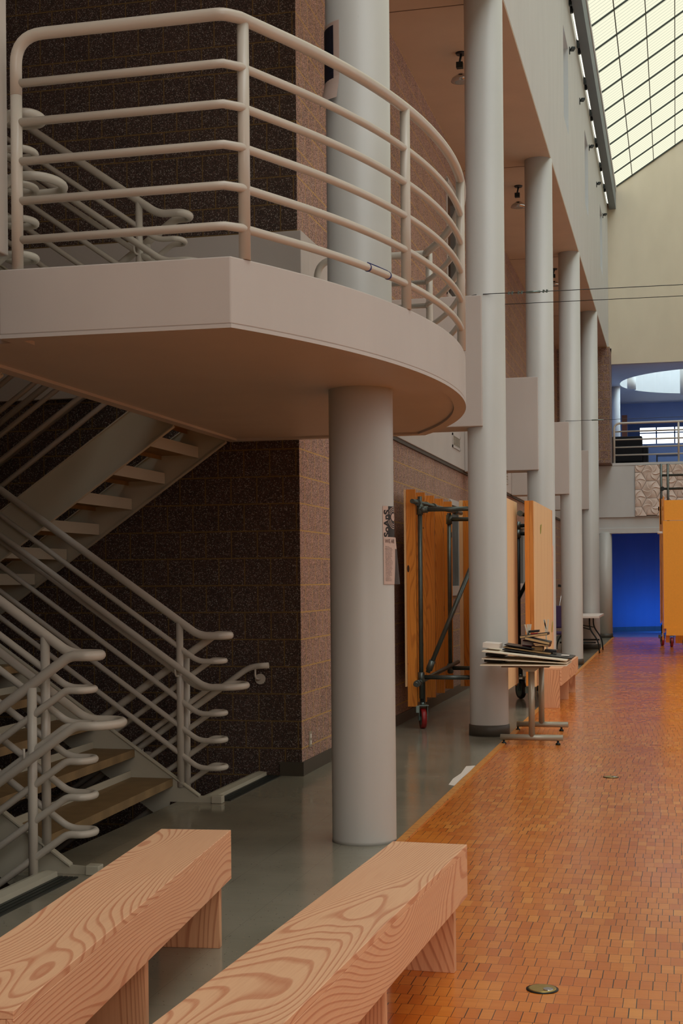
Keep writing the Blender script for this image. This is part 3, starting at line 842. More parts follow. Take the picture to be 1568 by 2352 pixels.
part('stud', MB().box(-2.350, -2.255, 15.74, 15.78, .26, 2.372, .002), PINE, c1)
PP = [((-2.46, 13.60, .30), (-2.46, 13.60, 2.30)), ((-2.40, 15.05, .45), (-2.40, 15.05, 2.20)),
      ((-2.46, 13.60, 2.17), (-1.93, 13.60, 2.17)), ((-2.40, 15.05, 2.13), (-1.93, 15.05, 2.13)),
      ((-2.46, 13.62, .51), (-1.93, 13.62, .51)), ((-2.40, 15.05, .51), (-1.93, 15.05, .51)),
      ((-2.50, 13.40, 2.245), (-2.33, 15.45, 2.215)), ((-2.48, 13.38, .455), (-2.36, 15.35, .56)),
      ((-2.39, 13.57, .56), (-1.94, 13.57, 1.62)), ((-1.95, 13.60, .30), (-1.95, 13.60, 2.25)), ((-1.95, 15.05, .30), (-1.95, 15.05, 2.25))]
for a, b in PP: part('pipe', MB().tube([a, b], .0225, 14), PIPE, c1)
for p, d in (((-2.46, 13.60, 2.17), (0, 0, 1)), ((-2.43, 13.60, 2.17), (1, 0, 0)), ((-2.475, 13.6, 2.24), (0, 1, 0)), ((-2.465, 14.0, 2.236), (0, 1, 0)), ((-2.43, 14.25, 2.232), (0, 1, 0)), ((-2.46, 13.6, .51), (0, 0, 1)),
             ((-2.47, 13.45, .46), (0, 1, 0)), ((-2.40, 15.05, 2.13), (0, 0, 1)), ((-2.40, 15.05, .51), (0, 0, 1)), ((-2.36, 13.57, .63), (.4, 0, 1)), ((-2.35, 15.2, 2.22), (0, 1, 0))):
    mb = MB(); joint(mb, p, d); part('pipe_fitting', mb, PIPE, c1)
caster(c1, -2.455, 13.64, .46, REDW, .35)
caster(c1, -2.20, 16.25, .42, BLACK, .5)
caster(c1, -1.93, 14.5, .3, BLACK, .2)

# cart 2 : plywood panel facing the hall
c2 = thing('wall_cart', (-1.7, 17.0, 0), 'pale plywood panel with pine studs standing behind the third bench', 'rolling wall', 'rolling exhibition walls')
part('plywood_sheet', MB().box(-1.567, -1.552, 15.87, 18.12, .25, 2.355), PLY, c2)
part('stud', MB().box(-1.665, -1.612, 15.86, 15.90, .26, 2.362, .002), PINE, c2)
part('stud', MB().box(-1.611, -1.568, 15.86, 15.95, .26, 2.362, .002), FLAKE, c2)
part('edge_trim', MB().box(-1.567, -1.549, 18.12, 18.15, .26, 2.355), PINE, c2)
part('edge_trim', MB().box(-1.55, -1.535, 18.15, 18.17, .26, 1.90), WHITE, c2, label='white edge strip')
for yy in (16.6, 17.3): part('stud', MB().box(-1.655, -1.568, yy, yy + .038, .26, 2.35), PINE, c2)
for a, b in (((-1.885, 17.2, .32), (-1.885, 17.2, 2.18)), ((-1.885, 17.2, 2.13), (-1.67, 17.2, 2.13)), ((-1.885, 17.2, 2.03), (-1.67, 17.2, 2.03)), ((-1.90, 17.17, 1.2), (-1.67, 17.17, 1.66)), ((-1.74, 16.1, 2.23), (-1.70, 17.9, 2.23)), ((-1.80, 16.3, .52), (-1.80, 17.9, .52))):
    part('pipe', MB().tube([a, b], .0225, 14), PIPED, c2)
for p, d in (((-1.885, 17.2, 2.03), (0, 0, 1)), ((-1.885, 17.2, 2.13), (0, 0, 1)), ((-1.74, 16.12, 2.23), (0, 1, 0))):
    mb = MB(); joint(mb, p, d); part('pipe_fitting', mb, PIPE, c2)
caster(c2, -1.87, 17.2, .45, BLACK, .5, .12)
caster(c2, -1.62, 16.1, .27, BLACK, 0)
tag(MB().obox((-1.546, 16.55, 2.06), (.004, .05, .11), (0.2, .1, 0)).build('sticky_note', GREENP), 'small green tag curling off the plywood panel', 'tag')
tag(MB().obox((-1.541, 17.95, .86), (.004, .04, .14), (0.3, .1, 0)).build('sticky_note', GREENP), 'small yellow-green tag low at the far edge of the plywood panel', 'tag')

# cart 3 : tall orange tower in the hall
c3 = thing('wall_cart', (0.5, 29.5, 0), 'tall orange hardboard wall on casters standing in the hall', 'rolling wall', 'rolling exhibition walls')
part('upper_board', MB().box(-.208, 1.55, 27.29, 27.31, 2.565, 2.95), MDF, c3)
part('lower_board', MB().box(-.235, 1.55, 27.26, 27.28, .50, 2.555), MDF, c3)
part('skirt_board', MB().box(-.19, 1.55, 27.25, 27.27, .37, .52), MDF, c3)
part('side_board', MB().box(-.30, -.285, 27.34, 31.8, .60, 2.99), FLAKE, c3)
part('side_board', MB().box(-.262, -.240, 27.3, 27.36, .28, 2.98), FLAKE, c3)
part('side_board', MB().box(-.232, -.205, 27.3, 27.36, .42, 3.02), PINE, c3)
part('foot_block', MB().box(-.20, -.13, 27.4, 27.5, .23, .39), PINE, c3)
for xx in (.28, .60): part('foot_block', MB().box(xx - .30, xx - .02, 29.5, 29.6, .12, .45), PINE, c3)
for (x, z1) in ((-.262, 3.66), (-.135, 3.66)): part('pipe', MB().tube([(x, 27.5, 2.5), (x, 27.5, z1)], .024, 14), PIPE, c3)
for z in (3.44, 3.18): part('pipe', MB().tube([(-.262, 27.5, z), (1.5, 27.5, z)], .0225, 14), PIPE, c3)
for xx in (.5, 1.1): part('pipe', MB().tube([(xx, 27.6, 2.6), (xx, 27.6, 3.64)], .0225, 14), PIPE, c3)
for p, d in (((-.262, 27.5, 2.80), (1, 0, 0)), ((-.24, 27.45, 3.18), (0, 1, 0))):
    mb = MB(); joint(mb, p, d, .04, .12); part('pipe_fitting', mb, PIPED, c3)
part('peg', MB().lathe([(.026, -.09), (.026, .03)], -.25, 27.3, 16, 'X', 2.33), WHITE, c3, label='white round peg')
caster(c3, -.30, 31.0, .45, REDW, .2)
caster(c3, -.10, 30.4, .45, REDW, .1)
caster(c3, .20, 26.95 + .45, .5, REDW, .5, .125)
caster(c3, 1.35, 27.5, .45, REDW, .2)
caster(c3, 1.35, 31.0, .45, REDW, .2)

# ------------------------------------------------------------------ book table
t = thing('pedestal_table', (-1.25, 13.0, 0), 'table on grey T-shaped legs loaded with boards and books', 'table')
part('tabletop', MB().box(-1.52, -1.10, 12.40, 13.68, .688, .706).prism([(-1.10, .706), (-1.075, .706), (-1.10, .69)], 12.40, 13.68, 'Y'), GREYM, t)
for yy in (12.46, 13.60):
    xl = -1.26 if yy < 13 else -1.28
    part('gusset', MB().prism([(xl - .10, .69), (xl + .08, .69), (xl + .03, .65), (xl - .05, .65)], yy - .04, yy + .04, 'Y'), SATIN, t)
    leg = MB()
    for (dx, dy) in ((0, 0),):
        leg.lathe([(.028, .07), (.028, .655)], xl, yy, 20)
    part('leg', leg, SATIN, t)
    part('foot_bar', MB().tube([(-1.54 + (.02 if yy > 13 else 0), yy, .062), (-.985 - (.04 if yy > 13 else 0), yy, .062)], .027, 16), SATIN, t)
    for xx in (-1.51, -1.03 if yy < 13 else -1.09):
        part('levelling_foot', MB().lathe([(.022, 0), (.022, .012), (.010, .02), (.010, .04)], xx, yy, 16), PIPED, t)

def flat(name, mat, c, size, rot, label, cat, group=None, bev=.001):
    o = MB().obox((0, 0, 0), size, (0, 0, 0), bev).build(name, mat)
    o.location = c; o.rotation_euler = rot
    return tag(o, label, cat, group)
PX = lambda px: -1.692 + (px - 1120) * 0.003969      # table row at y = 12.8
PZ = lambda py: .714 + (1520 - py) * 0.004
# big white boards, tilted down to the right, spacers between
B0 = flat('foam_board', IVORY, (-1.315, 12.60, .7125), (.76, .62, .009), (0, 0, 0), 'white board lying flat on the tabletop under the pile', 'board', 'white boards on the table')
B1 = flat('foam_board', IVORY, (-1.31, 12.62, .750), (.75, .60, .008), (0, .050, 0), 'thin white board just above the tabletop, lowest of the leaning boards', 'board', 'white boards on the table')
B2 = flat('foam_board', IVORY, (-1.31, 12.62, .795), (.75, .60, .010), (0, .108, 0), 'thick white board, uppermost of the leaning boards on the table', 'board', 'white boards on the table')
flat('white_box', WHITE, (PX(1138), 12.60, .878), (.15, .25, .045), (0, .075, 0), 'white flat box on the left end of the boards', 'box')
flat('white_box', WHITE, (PX(1222), 12.62, .742), (.16, .2, .024), (0, .0, 0), 'white flat box between tabletop and lowest board', 'box')
flat('white_box', WHITE, (PX(1222), 12.60, .786), (.155, .2, .022), (0, .04, 0), 'white flat box squeezed between the two leaning boards', 'box')
flat('sketchbook', BLACK, (PX(1145), 12.66, .742), (.19, .3, .024), (0, 0, 0), 'black sketchbook under the lowest board, left end', 'book', 'dark books on the table')
flat('sketchbook', BLACK, (PX(1146), 12.66, .794), (.17, .3, .026), (0, .03, 0), 'black sketchbook between the boards, left end', 'book', 'dark books on the table')
flat('sketchbook', BLACK, (PX(1275), 12.6, .7505), (.15, .3, .007), (0, .08, 0), 'thin black sketchbook between the boards, right end', 'book', 'dark books on the table')
for k, (pa, pb_, ya, yb, z, lab) in enumerate(((1163, 1318, 1488, 1508, .010, 'long black portfolio sloping across the boards, lowest'),
                                           (1163, 1268, 1483, 1499, .008, 'brown-edged portfolio in the sloping pile'),
                                           (1165, 1232, 1478, 1488, .008, 'black folder on top of the sloping pile, left'))):
    xa, xb, za, zb = PX(pa), PX(pb_), PZ(ya), PZ(yb)
    flat('portfolio', (BLACK, CARD, BLACK)[k], ((xa + xb) / 2, 12.74, (za + zb) / 2), (math.hypot(xb - xa, zb - za), .5 - .1 * k, z), (0, math.atan2(za - zb, xb - xa), 0), lab, 'portfolio', 'portfolios on the table')
def pb(name, mat, p, w, h, ang, y, dep, label, cat, page=None):
    o = MB().obox((0, 0, 0), (w * .003969, dep, h * .004), (0, 0, 0), .002).build(name, mat)
    o.location = (PX(p[0]), y, PZ(p[1])); o.rotation_euler = (0, ang, 0)
    tag(o, label, cat)
    if page:
        q = MB().obox((0, -.003, 0), (w * .003969 * .97, dep, h * .004 * .62), (0, 0, 0)).build('page_block', page, o)
    return o
pb('cardboard_box', CARD, (1237, 1488), 25, 9, .06, 12.75, .16, 'small brown cardboard box under the book pile', 'box')
pb('storage_box', BOOKR, (1214, 1477), 25, 13, .10, 12.85, .18, 'red box with pale lid in the middle of the book pile', 'box', WHITE)
pb('hardcover_book', BOOKR, (1247, 1479), 36, 5, .16, 12.75, .20, 'maroon hardcover book sloping right in the pile', 'book', BOOKT)
pb('hardcover_book', BLACK, (1238, 1470), 58, 8, .22, 12.75, .22, 'thick black hardcover book sloping right in the pile', 'book', BOOKT)
pb('hardcover_book', BLACK, (1230, 1458), 64, 6, -.13, 12.75, .20, 'black-covered book tilted up to the right, near the top of the pile', 'book', BOOKT)
pb('pencil_case', BLACK, (1229, 1449), 24, 5, -.08, 12.75, .08, 'black case on top of the book pile', 'case')
pb('marker_box', REDW, (1231, 1454), 16, 3, -.10, 12.70, .06, 'small red box under the black case on the pile', 'box')
pb('notebook', BLACK, (1266, 1494), 27, 6, .06, 12.8, .16, 'black notebook lying right of the book pile', 'notebook')
pb('paper_sheet', WHITE, (1300, 1503), 18, 1.5, .05, 12.7, .12, 'loose white sheet at the right end of the portfolios', 'paper')
st = MB()
for dx, a in ((-2, -.25), (1.5, -.08), (4, .06), (7, .14)):
    st.obox((PX(1210 + dx), 12.86, PZ(1446)), (.011, .02, .095), (0, a, 0))
tag(st.build('brush_bundle', IVORY), 'bundle of upright white sticks at the left of the book pile', 'sticks')
st = MB()
for dx, a, l in ((-2, -.30, .09), (0, -.07, .30), (4, .10, .12)):
    st.obox((PX(1252 + dx), 12.92, PZ(1436) - (l - .1) / 2), (.012, .012, l), (0, a, 0))
tag(st.build('paint_stirrer', IVORY), 'white sticks standing upright behind the right of the book pile', 'sticks')

# ------------------------------------------------------------------ folding table, chair, stand (far)
t = thing('folding_table', (-1.9, 28.3, 0), 'white folding table with black wishbone legs beyond the fourth column', 'table')
part('tabletop', MB().box(-2.30, -1.455, 27.35, 29.3, .70, .745, .006), WHITE, t)
for yy in (27.75, 29.05):
    for sg, xb in ((1, -1.66), (-1, -2.12)):
        p = fillet([(xb, yy, .70), (xb, yy, .48), (xb + sg * .17, yy, .24), (xb + sg * .19, yy, 0.0)], .16, 8)
        part('leg', MB().tube(p, .015, 10), PIPED, t)
    part('leg_bar', MB().tube([(-2.24, yy, .21), (-1.54, yy, .21)], .017, 10), PIPED, t)
    part('brace', MB().tube([(-1.66, yy, .47), (-1.89, yy + (.2 if yy < 28 else -.2), .52), (-2.12, yy, .47)], .010, 8), PIPED, t)
ch = thing('stacking_chair', (-2.2, 25.9, 0), 'purple upholstered chair half hidden behind the fourth column', 'chair')
part('seat', MB().obox((-2.18, 25.95, .47), (.46, .44, .05), (0, 0, 0), .02), PURPLE, ch)
part('backrest', MB().obox((-2.18, 26.2, .76), (.46, .05, .42), (-.12, 0, 0), .02), PURPLE, ch)
for sx in (-1, 1):
    for y, y2 in ((25.78, 25.72), (26.16, 26.28)):
        part('leg', MB().tube([(-2.18 + sx * .2, y, .45), (-2.18 + sx * .22, y2, 0)], .011, 10), PIPED, ch)
ez = thing('studio_easel', (-2.1, 26.6, 0), 'tripod stand with black top behind the purple chair', 'stand')
part('head', MB().obox((-2.09, 26.6, 1.33), (.16, .10, .05), (0, .15, 0), .01), BLACK, ez)
for dx, dy in ((-.16, 0), (.14, -.1), (.05, .2)):
    part('leg', MB().tube([(-2.09, 26.6, 1.30), (-2.09 + dx * 1.4, 26.6 + dy * 1.4, .0)], .011, 10), CHROME, ez)
part('collar', MB().lathe([(.02, 0), (.02, .1)], -2.09, 26.6, 14, 'Z', 1.08), BLACK, ez)

# ------------------------------------------------------------------ posters on the nearest column
def wrap(mb_or_me, ang0, r, z0, flare=None):
    """flat coordinates (u metres to the right, v up) wrapped on the nearest column"""
    bm = mb_or_me
    for v in bm.verts:
        u, w, h = v.co.x, v.co.y, v.co.z
        a = ang0 + u / RC; rr = r + h + (flare(u, w) if flare else 0)
        v.co = Vector((XC + rr * math.cos(a), YS[0] + rr * math.sin(a), z0 + w))
def sheet(w, h, nx=24, ny=14, thick=.0008):
    m = MB(); g = {}
    for s_ in (0, 1):
        for j in range(ny + 1):
            for i in range(nx + 1): g[s_, i, j] = m.bm.verts.new((w * i / nx, h * j / ny, thick * s_))
    for j in range(ny):
        for i in range(nx):
            m.bm.faces.new((g[1, i, j], g[1, i + 1, j], g[1, i + 1, j + 1], g[1, i, j + 1]))
            m.bm.faces.new((g[0, i, j + 1], g[0, i + 1, j + 1], g[0, i + 1, j], g[0, i, j]))
    for j in range(ny):
        for i in (0, nx): m.bm.faces.new((g[0, i, j], g[1, i, j], g[1, i, j + 1], g[0, i, j + 1]))
    for i in range(nx):
        for j in (0, ny): m.bm.faces.new((g[0, i, j], g[0, i + 1, j], g[1, i + 1, j], g[1, i, j]))
    return m
def textmb(s, size, x, y, rot=0.0, h=.0016, bold=0.0):
    c = bpy.data.curves.new('t', 'FONT'); c.body = s; c.size = size; c.fill_mode = 'FRONT'; c.offset = bold
    o = bpy.data.objects.new('t', c); COL.objects.link(o)
    dg = bpy.context.evaluated_depsgraph_get(); dg.update()
    me = bpy.data.meshes.new_from_object(o.evaluated_get(dg)); COL.objects.unlink(o); bpy.data.objects.remove(o)
    m = MB(); m.bm.from_mesh(me); bpy.data.meshes.remove(me)
    bmesh.ops.subdivide_edges(m.bm, edges=[e for e in m.bm.edges if e.calc_length() > size * .5], cuts=1)
    m.bm.transform(Matrix.Translation((x, y, h)) @ Matrix.Rotation(rot, 4, 'Z'))
    return m
A0 = math.radians(-77.4 + 40)
fl1 = lambda u, w: .0
z1 = 1.712
s1 = sheet(.20, .178); wrap(s1.bm, A0, RC + .0015, z1)
P1 = s1.build('flyer', PAPER); tag(P1, 'flyer with bold sideways lettering and a clock drawing, upper of two on the nearest column', 'flyer', 'flyers on the nearest column')
m = textmb('SoAnS', .058, .048, .004, PI / 2, .002, .0022); wrap(m.bm, A0, RC + .0015, z1); m.build('lettering', INK, P1)
m = MB().prism([(.040, .0), (.20, .0), (.20, .178), (.044, .178)], .0010, .0014)
bmesh.ops.subdivide_edges(m.bm, edges=list(m.bm.edges), cuts=6, use_grid_fill=True)
wrap(m.bm, A0, RC + .0015, z1); m.build('black_panel', INK, P1)
rg = MB()
def annulus(mb, cx_, cy_, rx, ry, wd, h, a0=0, a1=2 * PI, n=40):
    vi = []; vo = []
    for k in range(n + 1):
        a = a0 + (a1 - a0) * k / n
        vi.append(mb.bm.verts.new((cx_ + (rx - wd) * math.cos(a), cy_ + (ry - wd) * math.sin(a), h)))
        vo.append(mb.bm.verts.new((cx_ + rx * math.cos(a), cy_ + ry * math.sin(a), h)))
    for k in range(n): mb.bm.faces.new((vi[k], vo[k], vo[k + 1], vi[k + 1]))
for r in (.034, ): annulus(rg, .108, .118, r, r * .62, r * .9, .002)
for r in (.046, .058, .070):
    annulus(rg, .108, .118, r, r * .80, .0035, .002, PI * .12, PI * .9); annulus(rg, .108, .118, r, r * .95, .0035, .002, -PI * .9, -PI * .1)
wrap(rg.bm, A0, RC + .0015, z1); rg.build('clock_rings', PAPER, P1)
hd = MB()
for a, l in ((2.2, .014), (.35, .016), (-1.9, .018)):
    dx, dy = math.cos(a), math.sin(a)
    vs = [hd.bm.verts.new((.108 + px_, .118 + py_, .0026)) for px_, py_ in ((dy * .0016, -dx * .0016), (dx * l + dy * .0008, dy * l * .8), (-dy * .0016, dx * .0016))]
    hd.bm.faces.new(vs)
wrap(hd.bm, A0, RC + .0015, z1); hd.build('clock_hands', INK, P1)

z2 = 1.452
flr = lambda u, w: max(0, u - .12) * .30 * (1 - w / .27) + max(0, u - .15) * .22
s2 = sheet(.20, .265); wrap(s2.bm, A0 + .01, RC + .0035, z2, flr)
P2 = s2.build('flyer', PAPER); tag(P2, 'flyer with small print and a curled corner, lower of two on the nearest column', 'flyer', 'flyers on the nearest column')
m = textmb('WE ARE', .030, .010, .232, 0, .002, .0004); wrap(m.bm, A0 + .01, RC + .0035, z2, flr); m.build('heading', GREYINK, P2)
body = ['We are a', 'group of full-time', 'dedicated to sharing', 'and your work but', 'your work so we', 'people bring out it', 'and need it to be', 'your opportunities', 'this publication', 'regardless if the',
        'program we hope', 'give everyone a voice', 'this page. No matter', 'what you think you', 'your work this is', 'chance to be part', 'would contribute to', 'movement in the', 'isn\'t just digital', 'something about', 'and weights, just', 'to you, and yours', 'it. For the', 'publication to', 'important you to', 'need your work.']
tm = MB()
for i, s_ in enumerate(body): tm.merge(textmb(s_, .0086, .012, .208 - i * .0076, 0, .002, .0))
wrap(tm.bm, A0 + .01, RC + .0035, z2, flr); tm.build('small_print', GREYINK, P2)
m = MB().prism([(.118, .0), (.20, .0), (.20, .20), (.145, .20)], .0012, .0016)
bmesh.ops.subdivide_edges(m.bm, edges=list(m.bm.edges), cuts=5, use_grid_fill=True)
wrap(m.bm, A0 + .01, RC + .0035, z2, flr); m.build('dark_picture', plain('dark_photo_print', srgb(60, 48, 42), 0.5, var=.5, scale=40), P2)
# poster seen edge-on on the upper part of the same column
A2 = math.radians(-77.4 - 96)
m = sheet(.20, .44, 16, 10); wrap(m.bm, A2, RC + .004, 4.16, lambda u, w: max(0, .12 - w) * .25)
P3 = m.build('poster', PAPER); tag(P3, 'poster with dark print on the left side of the nearest column, above the platform', 'poster')
m = MB().prism([(.02, .12), (.16, .12), (.16, .42), (.02, .42)], .0012, .0016)
bmesh.ops.subdivide_edges(m.bm, edges=list(m.bm.edges), cuts=5, use_grid_fill=True)
wrap(m.bm, A2, RC + .005, 4.16); m.build('dark_print', plain('blue_black_print', srgb(30, 34, 52), 0.5, var=.6, scale=50), P3)

# ------------------------------------------------------------------ small fittings
def frame_window(name, y0, y1, z0, z1, pane, label=None):
    t = MB()
    w = .05
    t.box(XB - .10, XB + .012, y0 - .02, y0 + w, z0, z1).box(XB - .10, XB + .012, y1 - w, y1 + .02, z0, z1)
    t.box(XB - .10, XB + .012, y0, y1, z1 - w, z1 + .02).box(XB - .10, XB + .02, y0 - .02, y1 + .02, z0 - .09, z0 + .03)
    o = struct(name, t, PAINT)
    struct('glass', MB().box(XB - .07, XB - .06, y0, y1, z0, z1), pane, o)
    struct('dark_room_back', MB().box(XB - 1.2, XB - 1.18, y0 - 1, y1 + 1, z0 - 1, z1 + .5), plain('dim_room', srgb(150, 176, 170), 0.8), o)
frame_window('window_30', 17.3, 18.5, 1.36, 2.47, PANET)
frame_window('window_31', 25.2, 26.6, 1.36, 2.47, PANET)
frame_window('window_32', 17.3, 18.5, 5.05, 6.52, PANET)
def vent(y0, y1, z0, z1, label):
    t = thing('wall_vent', (XB + .04, (y0 + y1) / 2, z0), label, 'vent')
    f = MB(); x = XB + .04
    f.box(x, x + .012, y0, y0 + .03, z0, z1).box(x, x + .012, y1 - .03, y1, z0, z1).box(x, x + .012, y0, y1, z0, z0 + .03).box(x, x + .012, y0, y1, z1 - .03, z1)
    part('frame', f, PAINT, t)
    g = MB()
    for k in range(7): g.box(x + .002, x + .008, y0 + .03, y1 - .03, z0 + .035 + k * (z1 - z0 - .06) / 7, z0 + .045 + k * (z1 - z0 - .06) / 7)
    part('louvre', g, SATIN, t)
vent(17.35, 17.98, 3.14, 3.32, 'small square vent on the white band, seen left of the second column')
vent(22.5, 23.3, 3.05, 3.45, 'square vent on the white band, seen between the second and third columns')
t = thing('wall_outlet', (XB, 10.41, .19), 'steel outlet plate low on the block pier', 'outlet')
part('plate', MB().box(XB, XB + .006, 10.372, 10.448, .192, .312, .002), SATIN, t)
part('socket', MB().box(XB + .005, XB + .010, 10.39, 10.43, .262, .292, .002), WHITE, t)
part('socket', MB().box(XB + .005, XB + .010, 10.39, 10.43, .212, .242, .002), WHITE, t)
for x, y, lab in ((-.48, 5.035, 'round brass floor outlet cover in the wood floor, nearest'), (-.482, 10.50, 'round brass floor outlet cover farther down the wood floor')):
    t = thing('floor_outlet', (x, y, 0), lab, 'floor outlet', 'floor outlets')
    part('ring', MB().lathe([(.058, .0), (.058, .003), (.050, .004)], x, y, 40), PIPED, t)
    part('cover', MB().lathe([(.050, .0), (.050, .005), (.046, .006)], x, y, 40), BRASS, t)
    part('flap', MB().lathe([(.018, .0), (.018, .008)], x + .022, y - .012, 24), CHROME, t)
# sprinkler lamps under the low ceiling
for i, (x, y) in enumerate(((-2.156, 14.6), (-2.119, 19.75), (-2.076, 25.2))):
    lab = ('first', 'second', 'third')[i]
    t = thing('ceiling_fixture', (x, y, ZC), 'small bracket lamp under the low ceiling, %s along the aisle' % lab, 'light fixture', 'ceiling fixtures')
    part('canopy', MB().lathe([(.05, ZC - .02), (.06, ZC)], x, y, 24), BLACK, t)
    part('stem', MB().tube([(x, y, ZC - .02), (x - .02, y, ZC - .12)], .012, 8).box(x - .05, x + .02, y - .03, y + .03, ZC - .16, ZC - .10), PIPED, t)
    part('reflector', MB().lathe([(.03, ZC - .22), (.10, ZC - .27), (.11, ZC - .30), (.07, ZC - .31)], x, y, 28), CHROME, t)
# fixtures and light strips under the gutter beam
for i, y in enumerate((22.2, 24.6, 27.3, 29.9, 32.5)):
    o = MB().obox((-1.51, y, 9.81), (.06, .12, .035), (0, 0, .3)).obox((-1.556, y, 9.79), (.014, .035, .11)).build('spot_lamp', PIPED)
    tag(o, 'small dark spotlight on the clerestory wall under the gutter, number %s from the near end' % ('one', 'two', 'three', 'four', 'five')[i], 'spotlight', 'clerestory spotlights')
yb = [22.2, 24.0, 25.8, 27.6, 29.35, 31.1, 32.8]
names = ['nearest', 'second', 'third', 'fourth', 'fifth', 'sixth', 'farthest']
for i, y in enumerate(yb):
    t = thing('strip_light', (-1.54, y, 10.6), 'fluorescent strip light in the slot above the clerestory wall, %s of seven' % names[i], 'strip light', 'strip lights along the gutter')
    part('tube', MB().tube([(-1.530, y + .42, 10.61), (-1.530, y + 1.02, 10.61)], .022, 10), TUBE, t)
    part('tube', MB().tube([(-1.530, y + 1.05, 10.61), (-1.530, y + 1.7, 10.61)], .022, 10), TUBE, t)
    for dy in (.0, .30): part('bracket', MB().box(-1.563, -1.515, y + dy - .03, y + dy + .03, 10.50, 10.60), PIPED, t)

# cables
t = thing('steel_cable', (-1.55, 13.17, 4.14), 'thin steel cable with turnbuckle running from the second column across the hall', 'cable', 'cables across the hall')
part('wire', MB().tube([(XC + RC * math.cos(a), YS[1] + RC * math.sin(a), 4.142) for a in [math.radians(250 - k * 12) + 0 for k in range(21)]][::-1], .0035, 6).tube([(XC, 12.985, 4.142), (-1.35, 13.0, 4.139), (5.99, 13.17, 4.12)], .0035, 6), PIPED, t)
tb = MB().tube([(-1.33, 13.0, 4.139), (-1.20, 13.0, 4.138)], .011, 10)
for x in (-1.40, -1.37, -1.17, -1.14, -1.46, -1.49): tb.obox((x, 13.0, 4.14), (.016, .03, .028), (.2, .3, 0))
part('turnbuckle', tb, ZINC, t)
t = thing('steel_cable', (-1.55, 13.4, 4.08), 'plain thin steel cable just below the turnbuckle cable', 'cable', 'cables across the hall')
part('wire', MB().tube([(-1.58, 13.2, 4.078), (5.99, 13.3, 4.04)], .0030, 6), PIPED, t)
t = thing('steel_cable', (-1.7, 23.87, 4.14), 'far thin cable with turnbuckle at the fourth column, crossing toward the balcony', 'cable', 'cables across the hall')
part('wire', MB().tube([(-1.8, 23.87, 4.145), (-1.2, 23.87, 4.143), (5.99, 23.9, 4.17)], .0035, 6), PIPED, t)
part('turnbuckle', MB().tube([(-1.36, 23.87, 4.144), (-1.16, 23.87, 4.144)], .010, 8), ZINC, t)

# ------------------------------------------------------------------ far balcony
t = thing('balcony_railing', (0, YF + .1, 4.30), 'white pipe railing along the far balcony', 'railing')
yy = YF + .06
part('top_rail', MB().tube(fillet([(-1.455, yy, 4.30), (-1.455, yy, 5.285), (6.0, yy, 5.285)], .16, 8), .028, 12), RAILP, t)
for z in (5.08, 4.88, 4.69, 4.50): part('rail', MB().tube([(-1.455, yy, z), (6, yy, z)], .019, 10), RAILP, t)
for x in (.09, 1.6, 3.1): part('post', MB().tube([(x, yy, 4.3), (x, yy, 5.28)], .026, 12), RAILP, t)
sf = thing('sofa', (-1.2, 36.4, 4.24), 'dark patterned sofa with its back to the balcony railing', 'sofa')
part('backrest', MB().box(-1.78, -.80, 36.2, 36.42, 4.42, 5.08, .04), FABRIC, sf)
part('seat', MB().box(-1.77, -.78, 36.42, 37.05, 4.36, 4.72, .04), FABRIC, sf)
part('armrest', MB().box(-.80, -.66, 36.22, 37.05, 4.36, 4.84, .04), FABRIC, sf)
part('plinth', MB().box(-1.75, -.82, 36.26, 37.0, 4.24, 4.36), BLACK, sf)
t = thing('low_table', (-.2, 36.7, 4.24), 'low dark-framed table beside the sofa behind the balcony railing', 'table')
part('tabletop', MB().box(-.47, .12, 36.5, 37.2, 4.62, 4.65, .008), BLACK, t)
for x, y in ((-.45, 36.52), (.10, 36.52), (-.45, 37.18), (.10, 37.18)): part('leg', MB().box(x - .014, x + .014, y - .014, y + .014, 4.24, 4.62), BLACK, t)
c = thing('round_column', (-1.60, 40.0, 4.24), 'slim white column in the blue lounge behind the balcony', 'column')
part('shaft', MB().lathe([(.115, 4.24), (.115, 6.86)], -1.60, 40.0, 40), WHITE, c)
for i, (x, y, z0_, z1_) in enumerate(((-1.15, 39.4, 6.68, 7.02), (.27, 38.8, 6.40, 7.10))):
    t = thing('pendant_lamp', (x, y, z0_), ('white cylinder pendant lamp at the left of the round ceiling opening', 'white cylinder pendant lamp at the right edge of the round ceiling opening')[i], 'lamp', 'pendant lamps in the round opening')
    part('shade', MB().lathe([(.12, z0_), (.12, z1_)], x, y, 32), WHITE, t)
    part('rod', MB().tube([(x, y, z1_), (x, y, 9.79)], .01, 8), CHROME, t)

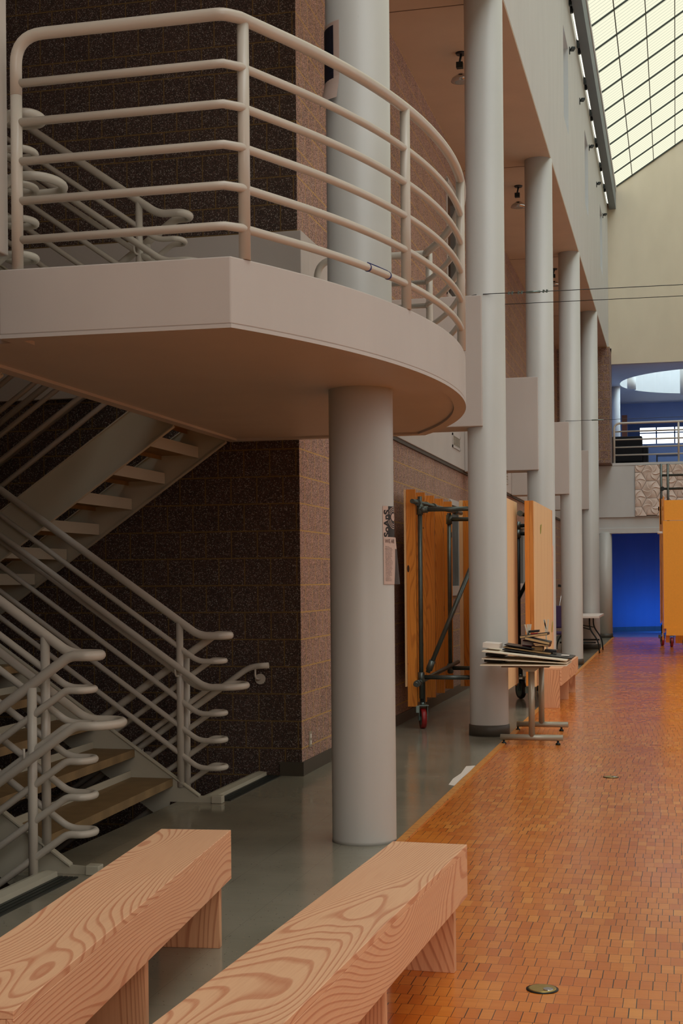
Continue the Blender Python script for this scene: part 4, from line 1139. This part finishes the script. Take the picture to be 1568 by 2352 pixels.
# relief of swirled hexagon tiles on the balcony front
rel = thing('wall_relief', (-.2, YF - .05, 2.98), 'pale relief of swirled hexagonal tiles on the balcony front', 'wall relief')
HR = .243; AP = HR * math.cos(PI / 6)
part('backing', MB().box(-.958, 1.30, YF - .034, YF - .021, 2.985, 4.235), BASE, rel)
def hex_tile(cx_, cz_, seedr):
    bm = bmesh.new(); rings = 9; seg = 48
    rot = seedr
    grid = []
    for i in range(rings + 1):
        f = i / rings; row_ = []
        for j in range(seg):
            a = 2 * PI * (j + 8 * f * rot) / seg
            m_ = (a % (PI / 3)) - PI / 6
            R = (AP - .004) / math.cos(m_)
            ph = (j % 8) / 8.0
            hgt = .050 * (1 - ph) ** 1.3 * (f ** .7) * (1 - f ** 3) + .010 * (1 - f) + .012
            row_.append(bm.verts.new((cx_ + R * f * math.cos(a), YF - .036 - hgt, cz_ + R * f * math.sin(a))))
        grid.append(row_)
    for i in range(rings):
        for j in range(seg):
            k = (j + 1) % seg
            if i == 0:
                bm.faces.new((grid[0][j], grid[1][j], grid[1][k])) if False else bm.faces.new((grid[0][j], grid[1][j], grid[1][k], grid[0][k]))
            else: bm.faces.new((grid[i][j], grid[i + 1][j], grid[i + 1][k], grid[i][k]))
    bot = [bm.verts.new((v.co.x, YF - .034, v.co.z)) for v in grid[rings]]
    for j in range(seg):
        k = (j + 1) % seg; bm.faces.new((grid[rings][j], bot[j], bot[k], grid[rings][k]))
    bmesh.ops.remove_doubles(bm, verts=bm.verts, dist=1e-5)
    for co, no in (((-.955, 0, 0), (-1, 0, 0)), ((1.29, 0, 0), (1, 0, 0)), ((0, 0, 2.99), (0, 0, -1)), ((0, 0, 4.23), (0, 0, 1))):
        bmesh.ops.bisect_plane(bm, geom=bm.verts[:] + bm.edges[:] + bm.faces[:], plane_co=co, plane_no=no, clear_outer=True)
    return bm
for ci in range(7):
    x = -.925 + ci * 1.5 * HR
    for ri in range(-1, 4):
        z = 3.00 + ri * 2 * AP + (AP if ci % 2 else 0)
        if z < 2.80 or z > 4.42: continue
        m = MB(); m.bm = hex_tile(x, z, random.choice((1, 1, -1)))
        if len(m.bm.faces) > 3: part('tile', m, TILEM, rel)
        else: m.bm.free()
